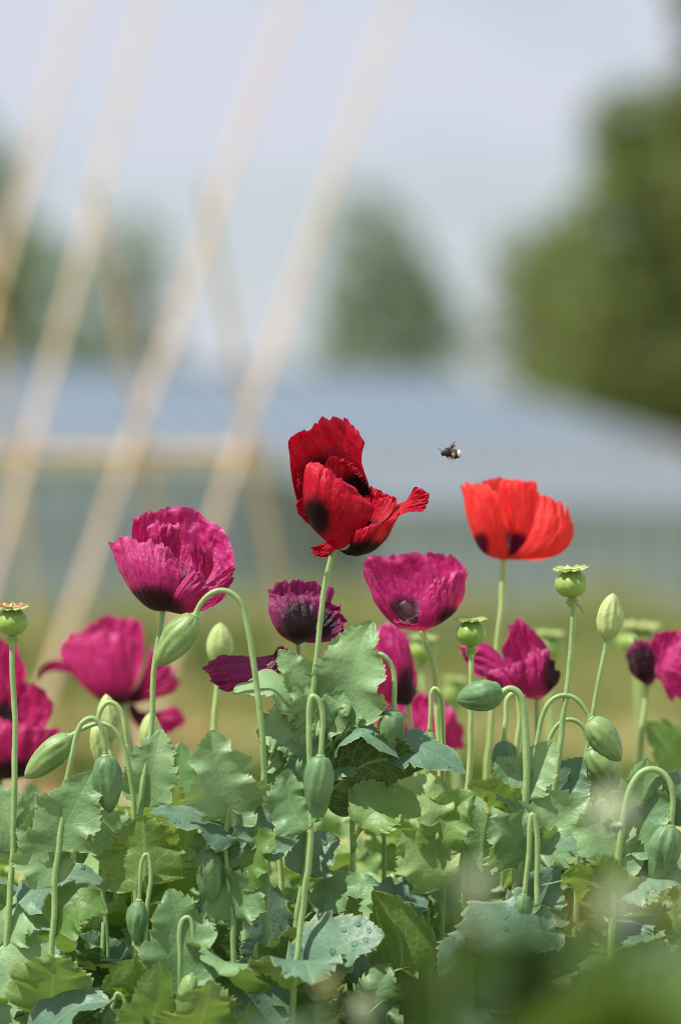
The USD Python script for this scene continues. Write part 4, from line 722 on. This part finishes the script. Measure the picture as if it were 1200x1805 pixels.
# ---- leaves placed by hand: (plant, base, mid, tip, half width, facing, material, options); third number = photo units towards the lens
G, B, Y = 'leaf_glaucous', 'leaf_blue', 'leaf_green'
LEAVES = [
 ('red', (604, 1262), (622, 1180, 6), (655, 1094, -4), 52, (-.28, .28, .92), G, dict(fold=.30, ruffle=.13)),
 ('red', (548, 1262), (485, 1206, 10), (412, 1222, 30), 42, (-.15, .86, .48), G, dict(fold=-.10, ruffle=.10)),
 ('red', (540, 1350), (497, 1296, 15), (452, 1290, 15), 44, (-.35, .45, .82), G, dict(ruffle=.26)),
 ('red', (545, 1420), (505, 1368, 15), (470, 1330, 5), 42, (-.35, .35, .87), G, dict(ruffle=.28)),
 ('red', (548, 1228), (520, 1185, 5), (490, 1145, 0), 26, (.35, .30, .88), G, dict(ruffle=.14)),
 ('red', (556, 1305), (585, 1255, 16), (606, 1216, 14), 28, (-.2, .35, .9), G, dict(ruffle=.26)),
 ('red', (556, 1290), (538, 1240, 26), (520, 1202, 30), 24, (-.2, .35, .9), G, dict(ruffle=.28)),
 ('red', (570, 1330), (580, 1275, 20), (575, 1222, 20), 26, (.1, .3, .95), G, dict(ruffle=.26)),
 ('red', (585, 1300), (632, 1255, 5), (676, 1268, 12), 28, (.05, .75, .62), G, dict(ruffle=.12)),
 ('red', (600, 1262), (630, 1235, -10), (664, 1232, -16), 24, (.2, .65, .72), B, dict(ruffle=.12)),
 ('red', (572, 1402, -8), (650, 1345, 4), (752, 1350, 20), 56, (.20, .55, -.85), 'leaf_deep', dict(fold=-.1, ruffle=.05, lobes=.06)),
 ('red', (580, 1322, 6), (632, 1284, 34), (704, 1338, 46), 27, (.15, .86, .48), B, dict(fold=-.12, ruffle=.10)),
 ('red', (700, 1322, 6), (752, 1322, 24), (820, 1362, 40), 36, (.10, .76, .62), B, dict(fold=-.1, ruffle=.10)),
 ('red', (543, 1380), (508, 1325, -8), (462, 1258, -6), 36, (-.3, .35, .9), G, dict(ruffle=.2)),
 ('red', (545, 1352, 4), (512, 1312, 14), (470, 1318, 20), 27, (-.3, .45, .84), G, dict(ruffle=.24)),
 ('red', (546, 1312, 6), (536, 1276, 14), (520, 1240, 16), 20, (-.2, .3, .93), G, dict(ruffle=.24)),
 ('red', (544, 1410, 4), (514, 1396, 12), (478, 1416, 18), 26, (-.25, .6, .76), G, dict(ruffle=.26)),
 ('red', (546, 1450), (500, 1420, 18), (455, 1420, 24), 40, (-.3, .6, .75), G, dict(ruffle=.24)),
 ('red', (552, 1290), (600, 1215, -14), (622, 1150, -22), 34, (.1, .3, .95), G, dict(ruffle=.18)),
 ('bud_centre', (540, 1460), (512, 1420, -14), (508, 1356, -16), 34, (-.15, .2, .97), G, dict(ruffle=.2)),
 ('red', (548, 1360), (598, 1330, -12), (640, 1290, -16), 36, (.1, .45, .88), G, dict(ruffle=.2)),
 ('bud_mid', (642, 1450), (690, 1420, -18), (742, 1440, -20), 40, (.1, .65, .75), 'leaf_light', dict(ruffle=.16)),
 ('bud_hook', (772, 1440), (735, 1400, -14), (690, 1398, -14), 34, (-.1, .7, .7), 'leaf_light', dict(ruffle=.2)),
 ('bud_hook', (775, 1500), (800, 1430, -6), (838, 1400, -6), 34, (.1, .4, .9), 'leaf_light', dict(ruffle=.2)),
 ('bud_hook', (774, 1560), (735, 1500, 4), (706, 1462, 4), 38, (-.1, .4, .9), 'leaf_light', dict(ruffle=.16)),
 ('head_small', (826, 1560), (846, 1490, 6), (838, 1420, 4), 36, (-.1, .3, .95), G, dict(ruffle=.16)),
 ('head_small', (822, 1640), (790, 1580, 14), (745, 1560, 20), 44, (-.1, .6, .78), G, dict(ruffle=.14)),
 ('bud_dark2', (912, 1440), (942, 1390, -10), (952, 1330, -14), 30, (.1, .2, .97), G, dict(ruffle=.12)),
 ('bud_pair', (944, 1440), (975, 1400, -14), (992, 1345, -20), 32, (.1, .3, .95), G, dict(ruffle=.12)),
 ('bud_right', (1022, 1480), (1050, 1420, -8), (1062, 1352, -12), 36, (.0, .3, .95), G, dict(ruffle=.12)),
 ('bud_low', (402, 1530), (372, 1500, -14), (330, 1492, -14), 36, (-.1, .6, .8), G, dict(ruffle=.18)),
 ('bud_low', (404, 1620), (440, 1570, 16), (470, 1540, 16), 38, (.1, .5, .86), G, dict(ruffle=.2)),
 ('magenta', (242, 1540), (210, 1480, -10), (176, 1430, -12), 40, (-.1, .35, .93), G, dict(ruffle=.14)),
 ('bud_hang', (100, 1560), (70, 1500, -12), (62, 1425, -14), 38, (.1, .25, .96), G, dict(ruffle=.14)),
 ('bud_hang', (104, 1640), (140, 1600, 10), (190, 1610, 16), 40, (0, .7, .7), Y, dict(ruffle=.14)),
 ('head_left', (12, 1660), (50, 1620, 8), (96, 1632, 10), 36, (0, .7, .7), G, dict(ruffle=.14)),
 ('red', (520, 1700), (560, 1650, -12), (600, 1590, -16), 40, (.1, .3, .95), B, dict(ruffle=.12)),
 ('bud_edge', (1092, 1540), (1060, 1480, -6), (1068, 1410, -8), 40, (-.1, .2, .97), G, dict(ruffle=.14)),
 ('bud_low', (405, 1450), (388, 1370, 10), (371, 1288, 4), 48, (.12, .20, .97), G, dict(ruffle=.15, lobes=.2)),
 ('magenta', (252, 1420), (268, 1360, 6), (284, 1284, 0), 38, (-.15, .2, .97), G, dict(ruffle=.08, fold=.22)),
 ('bud_tip2', (300, 1425), (315, 1370, 0), (318, 1310, -6), 36, (-.1, .3, .95), G, dict(ruffle=.10)),
 ('bud_hang', (98, 1500), (128, 1430, 8), (162, 1360, 0), 44, (-.1, .25, .96), G, dict(ruffle=.10, fold=.2)),
 ('head_left', (36, 1590), (110, 1548, 10), (190, 1562, 20), 44, (-.05, .82, .57), B, dict(fold=-.05, ruffle=.08)),
 ('bud_leaf', (256, 1562), (254, 1500, -14), (250, 1438, -14), 56, (.05, .15, -.98), Y, dict(ruffle=.12, base_w=.6)),
 ('bud_bottom', (314, 1748), (316, 1660, -4), (298, 1568, -12), 50, (.05, .2, .98), G, dict(ruffle=.16, fold=.3)),
 ('head_left', (-30, 1800, 10), (40, 1710, 30), (114, 1678, 40), 56, (-.1, .60, .80), G, dict(ruffle=.08)),
 ('bud_leaf', (252, 1775), (226, 1735, 12), (180, 1745, 10), 34, (0, .35, -.94), Y, dict(ruffle=.10, base_w=.5)),
 ('bud_deep', (205, 1745), (170, 1690, 4), (138, 1648, 8), 44, (.1, .72, .68), B, dict(ruffle=.07)),
 ('bud_corner', (70, 1840), (130, 1778, 20), (195, 1765, 30), 46, (0, .85, .5), B, dict(ruffle=.06)),
 ('bud_low', (446, 1820), (410, 1745, 10), (364, 1708, 20), 58, (.12, .70, .70), B, dict(ruffle=.06)),
 ('bud_low', (424, 1490), (345, 1440, 5), (264, 1432, 20), 36, (-.1, .85, .5), B, dict(ruffle=.14, fold=-.1)),
 ('bud_low', (462, 1500), (452, 1440, -16), (430, 1376, -20), 40, (.25, .3, .92), B, dict(ruffle=.14)),
 ('bud_low', (420, 1560), (452, 1500, 12), (488, 1470, 26), 36, (-.3, .55, .78), Y, dict(ruffle=.18)),
 ('red', (490, 1760), (478, 1650, -10), (456, 1550, -20), 46, (.15, .25, .96), B, dict(ruffle=.05)),
 ('bud_centre', (530, 1735), (598, 1668, 26), (676, 1645, 44), 58, (-.14, .66, .74), B, dict(ruffle=.05, fold=.12, dew=46)),
 ('red', (700, 1730, -10), (698, 1640, -14), (656, 1572, -10), 44, (.2, .3, -.93), Y, dict(ruffle=.08)),
 ('red', (545, 1660), (590, 1600, -8), (628, 1540, -14), 42, (.1, .2, -.97), Y, dict(ruffle=.10)),
 ('red', (640, 1820), (660, 1756, 10), (690, 1700, 4), 42, (.1, .5, .86), G, dict(ruffle=.36, lobes=.25)),
 ('red', (560, 1600), (618, 1562, 10), (668, 1560, 10), 26, (.1, .6, .8), G, dict(ruffle=.26)),
 ('red', (538, 1540), (560, 1500, 4), (598, 1480, -4), 34, (-.1, .4, .9), B, dict(ruffle=.1)),
 ('bud_dark', (922, 1505), (966, 1462, 10), (1040, 1404, 14), 52, (.05, .32, .95), G, dict(ruffle=.12, lobes=.16)),
 ('bud_dark', (928, 1535), (902, 1478, 18), (862, 1442, 24), 46, (-.2, .35, .92), G, dict(ruffle=.14, lobes=.16)),
 ('bud_dark', (908, 1425), (868, 1398, 16), (822, 1384, 14), 22, (0, .55, -.84), Y, dict(ruffle=.10)),
 ('bud_dark', (915, 1410), (945, 1355, -12), (976, 1306, -16), 33, (-.2, .25, .95), G, dict(ruffle=.08)),
 ('bud_dark', (915, 1412), (898, 1372, -10), (878, 1334, -12), 30, (.2, .25, .95), G, dict(ruffle=.08)),
 ('head_tall', (985, 1420), (1004, 1376, -14), (1026, 1336, -16), 32, (0, .3, .95), B, dict(ruffle=.08)),
 ('bud_edge', (1110, 1500), (1132, 1420, -14), (1140, 1338, -16), 42, (-.1, .2, .97), G, dict(ruffle=.10)),
 ('edge', (1205, 1380), (1180, 1318, 10), (1138, 1274, 12), 36, (.1, .35, .93), Y, dict(ruffle=.08)),
 ('bud_straight', (1062, 1525), (1020, 1496, 10), (978, 1494, 14), 30, (0, .85, .5), B, dict(ruffle=.08)),
 ('bud_straight', (922, 1600), (950, 1650, 16), (990, 1712, 10), 28, (-.1, .5, .85), B, dict(ruffle=.12)),
 ('bud_straight', (958, 1640, 20), (870, 1655, 50), (770, 1715, 70), 58, (0, .72, .7), B, dict(ruffle=.10, dew=26)),
 ('bud_edge', (1100, 1600), (1050, 1560, 10), (990, 1545, 20), 42, (0, .6, -.8), Y, dict(ruffle=.12)),
 ('bud_edge', (1090, 1580), (1150, 1545, 6), (1215, 1560, 6), 44, (.1, .75, .6), B, dict(ruffle=.12)),
 ('bud_edge', (1175, 1460, -20), (1190, 1400, -16), (1215, 1360, -16), 36, (.1, .4, .9), B, dict(ruffle=.1)),
 ('head_left', (20, 1500), (10, 1440, -10), (-20, 1380, -20), 36, (.1, .3, .95), G, dict(ruffle=.1)),
 ('head_left', (22, 1520), (50, 1460, -30), (60, 1400, -40), 30, (-.1, .4, .9), G, dict(ruffle=.1)),
 ('bud_straight', (940, 1660), (950, 1590, -20), (985, 1530, -26), 40, (.1, .3, .94), B, dict(ruffle=.12)),
]
for i, (key, b, m, e, hw, n, mat, o) in enumerate(LEAVES):
    line, d, rad = LINES[key]; k = S * d / D; hw *= 1.22; o = dict(o); nd = o.pop('dew', 8 if mat == B else 0)
    pt = lambda q: P(q[0], q[1], d) - F * (q[2] if len(q) > 2 else 0) * k
    pb, pm, pe = pt(b), pt(m), pt(e); t = PLANTS[key]
    j = np.argmin(np.linalg.norm(line - pb - np.array([0, 0, -.006]), axis=1)); gap = np.linalg.norm(line[j] - pb)
    if gap > .004:                                    # a narrow winged stalk runs from the stem into the blade
        a = line[min(len(line) - 1, j + int(gap / .012))]; dd = [np.linalg.norm(a - pb) ** .6, np.linalg.norm(pb - pm) ** .6, np.linalg.norm(pm - pe) ** .6]
        mesh, luv = leaf_mesh([a, pb, pm, pe], hw * k, V(*n), 300 + i, stalk=.85 * dd[0] / sum(dd), **o)
    else: mesh, luv = leaf_mesh([pb, pm, pe], hw * k, V(*n), 300 + i, **o)
    lf = obj('leaf', mesh, mat, t, prim_vars={'leaf': luv})
    if nd:
        v = mesh[0].reshape(110, 15, 3); f = np.cross(np.gradient(v, axis=0), np.gradient(v, axis=1)); f *= np.sign(f[..., 2:3] + 1e-9)
        sel = np.zeros((110, 15), bool); sel[16:100, 2:13] = True
        dew(lf, v[sel], f[sel], i, nd, .0026 if nd > 30 else .0018)

def free_leaf(t, line, z, ang, L, seed, mat, rng, nu=88, nv=11):
    er = rng.random() < .45; z -= .72 * L if er else .22 * L
    j = np.argmin(np.abs(line[:, 2] - z)); b = line[j]; o = np.array([math.cos(ang), math.sin(ang), 0]); up = np.array([0, 0, 1.])
    rise, drop = (rng.uniform(.5, 1.0), rng.uniform(.5, 1.0)) if er else (rng.uniform(.25, .60), rng.uniform(-.25, .45))
    m = b + o * L * .5 + up * L * rise * .6; e = b + o * L * (.62 if er else .95) + up * L * drop
    n = up * (rng.uniform(.3, .7) if er else rng.uniform(.6, 1)) - o * (rng.uniform(.6, 1) if er else rng.uniform(.1, .6)) + rng.normal(0, .12, 3)
    mesh, luv = leaf_mesh([b, m, e], L * rng.uniform(.33, .46), n, seed, ruffle=rng.uniform(.08, .24), fold=rng.uniform(-.05, .3), nu=nu, nv=nv, teeth=15, lobes=rng.uniform(.06, .15))
    return obj('leaf', mesh, mat, t, prim_vars={'leaf': luv})

# the lower leaves of every flowering stem
rng = np.random.default_rng(77)
for i, (key, t) in enumerate(PLANTS.items()):
    line, d, rad = LINES[key]
    back_row = d > D + .11
    for j in range(9 if back_row else 5):
        top = P(600, 1430 if back_row else 1690, d)[2]
        free_leaf(t, line, top + .012 - .028 * j - rng.uniform(0, .03), rng.uniform(0, 6.28), rng.uniform(.06, .09), 1000 + i * 10 + j, (rng.choice(['leaf_light', 'leaf_light', G]) if back_row else rng.choice([G, G, B, Y])), rng)

# leafy poppies without flowers that fill the bed
def leafy(px, d, top_px, seed, label, group, n=9, mats=(G, G, B, Y), size=(.06, .095)):
    rng = np.random.default_rng(seed); top = P(px, top_px, d); foot = np.array([top[0] + rng.uniform(-.03, .03), top[1] + rng.uniform(-.03, .03), 0.02])
    t = thing('leafy_poppy', [foot[0], foot[1], 0], label, 'poppy', group); line = curve([top, top * .6 + foot * .4 + rng.normal(0, .006, 3), foot], 26)
    obj('stem', tube(line, np.linspace(.0018, .0045, 26), 8), 'stem_pale' if d > D + .2 else 'stem_green', t)
    a0 = rng.uniform(0, 6.28)
    for j in range(n):
        f = j / n; L = rng.uniform(*size) * (.62 + .55 * min(1, f * 2.2))
        free_leaf(t, line, top[2] + .008 - .022 * j - rng.uniform(0, .012), a0 + j * 2.4 + rng.uniform(-.3, .3), L, seed * 31 + j, rng.choice(mats), rng)
TAKEN = set()
PLACES = [(-60, 'at the left edge'), (20, 'below the left seed head'), (85, 'below the striped lying bud'), (190, 'below the pair of arched stems'), (260, 'below the large magenta poppy'), (330, 'below the high arched bud'), (385, 'below the withering flower'), (470, 'left of the deep red poppy stem'),
          (560, 'below the deep red poppy'), (640, 'below the upright pale leaf'), (700, 'below the short arched bud'), (770, 'below the magenta cup poppy'), (830, 'below the small seed head'), (880, 'below the scarlet poppy'), (950, 'below the folded magenta poppy'), (1000, 'below the tall seed head'),
          (1070, 'below the upright yellowish bud'), (1130, 'below the purple petal at the right'), (1180, 'below the hooked bud at the right'), (1270, 'at the right edge')]
rng = np.random.default_rng(99)
for row, (d0, n, ty, jit, lab, grp) in enumerate(((D + .20, 12, 1475, 35, 'leafy poppy close behind the sharp poppies, ', None), (D + .42, 13, 1462, 30, 'softly blurred leafy poppy amid the bed, ', None),
                                                  (D + .75, 14, 1452, 26, 'strongly blurred leafy poppy near the back, ', None), (D + 1.15, 14, 1448, 22, 'leafy poppy in the last blurred row, ', None),
                                                  (D + .03, 14, 1640, 50, 'low flowerless poppy among the sharp stems, ', None))):
    for i in range(n):
        px = -90 + (i + .5 + rng.uniform(-.3, .3)) * 1380 / n
        place = min(PLACES, key=lambda q: abs(q[0] - px) + 1e6 * ((row, q[1]) in TAKEN)); TAKEN.add((row, place[1]))
        leafy(px, d0 + rng.uniform(-.08, .08), ty + rng.uniform(-jit, jit), 500 + row * 40 + i, lab + place[1], grp, 12 if row < 4 else 12, (('leaf_light', G, G) if row == 0 else ('leaf_light', 'leaf_light', G)) if row < 4 else (B, B, B, G), (.06, .095) if row < 4 else (.05, .085))

# ---- weeds close to the lens at the lower right
def weed(px, d, top_px, seed, label, n, spread, mat, blooms=(), size=(.05, .09)):
    rng = np.random.default_rng(seed); top = P(px, top_px, d); foot = np.array([top[0], top[1], 0.0])
    t = thing('foreground_weed', foot, label, 'weed'); stems = []
    for j in range(5):
        e = top + np.array([rng.uniform(-1, 1) * spread, rng.uniform(-.05, .05), -rng.uniform(0, .03)])
        line = curve([e, e * .5 + foot * .5 + rng.normal(0, .01, 3), foot + [rng.uniform(-.02, .02), rng.uniform(-.02, .02), 0]], 24)
        obj('stem', tube(line, np.linspace(.0010, .0025, 24), 7), 'stem_green', t)
        for i in range(n): free_leaf(t, line, e[2] - .004 - .016 * i, rng.uniform(0, 6.28), rng.uniform(*size), seed * 17 + j * 20 + i, mat, rng, 20, 5)
    for bx, by, rr, bm in blooms:
        c = P(bx, by, d); b = np.array([c[0], c[1], 0]); obj('stem', tube(curve([c, c * .6 + foot * .4, foot], 18), .0012, 6), 'stem_green', t)
        k = 13; q = obj('blossom', lathe(c, V(0, .6, .8), [0, .002, .004, .005], np.array([.3, .5, .45, .05]) * rr * .8, 14), 'bud_pale', t)
        for i in range(k):
            a = 2 * math.pi * i / k; A = V(0, .6, .8); X = V(1, 0, 0); Y_ = np.cross(A, X); dr = math.cos(a) * X + math.sin(a) * Y_; sd = np.cross(A, dr)
            v = np.array([c + dr * rr * .25, c + dr * rr * .7 + sd * rr * .16, c + dr * rr + A * .001, c + dr * rr * .7 - sd * rr * .16])
            obj('ray_petal', (v, np.array([[0, 1, 2], [0, 2, 3]])), bm, q, smooth=False)
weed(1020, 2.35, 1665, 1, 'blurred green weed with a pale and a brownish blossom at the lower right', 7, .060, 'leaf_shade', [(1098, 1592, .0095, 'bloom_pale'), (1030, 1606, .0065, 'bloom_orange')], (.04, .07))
weed(1160, 2.2, 1640, 2, 'blurred yellow green weed in the bottom right corner with a brownish blossom', 7, .045, 'leaf_weed', [(1190, 1590, .0065, 'bloom_orange')], (.045, .075))
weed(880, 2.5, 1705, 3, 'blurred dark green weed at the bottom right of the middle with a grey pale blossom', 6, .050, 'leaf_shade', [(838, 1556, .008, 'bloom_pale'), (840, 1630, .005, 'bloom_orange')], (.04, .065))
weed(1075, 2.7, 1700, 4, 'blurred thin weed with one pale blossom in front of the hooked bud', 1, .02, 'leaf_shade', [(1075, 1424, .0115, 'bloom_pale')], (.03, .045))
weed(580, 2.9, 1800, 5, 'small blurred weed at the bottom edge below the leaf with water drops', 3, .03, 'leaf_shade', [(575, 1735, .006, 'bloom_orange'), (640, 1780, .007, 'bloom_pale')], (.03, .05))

# ---------------------------------------------------------------- the bumblebee
def bumblebee(px, py, d):
    k = S * d / D; c = P(px, py, d); W = lambda x, y, z=0: c + (R * x + U * y - F * z) * k        # photo units: right, up, towards the lens
    t = thing('bumblebee', c, 'black bumblebee with white tail flying right of the deep red poppy', 'bumblebee')
    def blob(cx, cy, cz, rx, ry, rz, tilt=0, sub=3):
        m = trimesh.creation.icosphere(sub); v = np.array(m.vertices) * [rx, ry, rz]; a = math.radians(tilt)
        v = np.stack([v[:, 0] * math.cos(a) - v[:, 1] * math.sin(a), v[:, 0] * math.sin(a) + v[:, 1] * math.cos(a), v[:, 2]], 1) + [cx, cy, cz]
        return np.array([W(*q) for q in v]), np.array(m.faces)
    import manifold3d as mf
    def man(b): return mf.Manifold(mf.Mesh(vert_properties=np.asarray(b[0], np.float32), tri_verts=np.asarray(b[1], np.uint32)))
    body = man(blob(-14, 0, 0, 4.2, 5, 4.6)) + man(blob(-6, 2, 0, 7.6, 8.0, 7.4)) + man(blob(6, -1, 0, 11.5, 8.2, 8.2, -12))
    me = body.refine_to_length(1.2 * k).to_mesh(); tm = trimesh.Trimesh(me.vert_properties[:, :3], me.tri_verts, process=True); trimesh.smoothing.filter_taubin(tm, iterations=12)
    fur_rng = np.random.default_rng(4)
    b = obj('body', tm, 'bee_black', t)
    obj('tail', blob(12.6, -.6, .3, 5.6, 6.8, 7.4, -12), 'bee_white', b)
    obj('pale_band', blob(4.2, -2.0, 1.2, 5.0, 5.8, 8.0, -12), 'bee_tan', b)
    for x, y, z, r, n, mat, nm in ((-6, 2, 0, 7.8, 260, 'bee_black', 'thorax_fur'), (12.5, -.6, 0, 6.2, 150, 'bee_white', 'tail_fur'), (4.5, -1.6, 1, 7.6, 110, 'bee_tan', 'band_fur')):
        ps = []
        for i in range(n):
            q = fur_rng.normal(size=3); q /= np.linalg.norm(q); q[0] *= .8; a = W(x + q[0] * r * .92, y + q[1] * r * .92, z + q[2] * r * .92); e = W(x + q[0] * r * 1.22 + .8, y + q[1] * r * 1.22, z + q[2] * r * 1.22)
            ps.append(tube([a, e], [.28 * k, .08 * k], 3, cap=False))
        obj(nm, join(ps), mat, b, kind='stuff')
    for z in (1.6, -1.6): obj('antenna', tube(curve([W(-16, 3, z), W(-19, 6, z * 1.3), W(-23.5, 8.5, z * 1.8)], 8), .5 * k, 6), 'bee_black', b)
    for z in (2.6, -2.6): obj('eye', blob(-16, .8, z, 1.6, 2.6, 1.5, 0, 2), 'bee_black', b)
    for x, z, l in ((-8, 3, 8), (-2, 4, 10), (4, 4, 9), (-8, -3, 8), (-2, -4, 9), (4, -4, 9)):
        obj('leg', tube(curve([W(x, -4, z), W(x + 1.5, -4 - l * .45, z * 1.3), W(x + 3, -4 - l * .55, z * 1.3), W(x + 3.5, -4 - l * .9, z * 1.1)], 10), np.linspace(.95, .4, 10) * k, 6), 'bee_black', b)
    for z, dx, ln, nm in ((2, 7, 19, 'wing'), (-2, 7, 19, 'wing'), (2, 11, 12, 'hind_wing'), (-2, 11, 12, 'hind_wing')):
        s = np.linspace(0, 1, 12); base = np.array([-3 + (3 if nm == 'hind_wing' else 0), 7.5, z]); ax_ = np.array([.55 if nm == 'wing' else .8, .75, np.sign(z) * .30]); ax_ /= np.linalg.norm(ax_); sd = np.cross(ax_, [0, 0, 1.]); sd = sd / np.linalg.norm(sd)
        wd = 3.4 * np.sin(np.pi * s ** .7) ** .8 + .25
        v = np.array([W(*(base + ax_ * ln * q + sd * w * e + np.array([0, 0, .25 * h]))) for h in (0, 1) for q, w in zip(s, wd) for e in (-1, 1)])
        f = grid_faces(12, 2); rim = [0 + 2 * i for i in range(12)] + [23 - 2 * i for i in range(12)]; side_f = []
        for i in range(24): a, q = rim[i], rim[(i + 1) % 24]; side_f += [[a, q, q + 24], [a, q + 24, a + 24]]
        obj(nm, (v, np.vstack([f[:, ::-1], f + 24, np.array(side_f)])), 'wing', b)
bumblebee(795, 799, D)
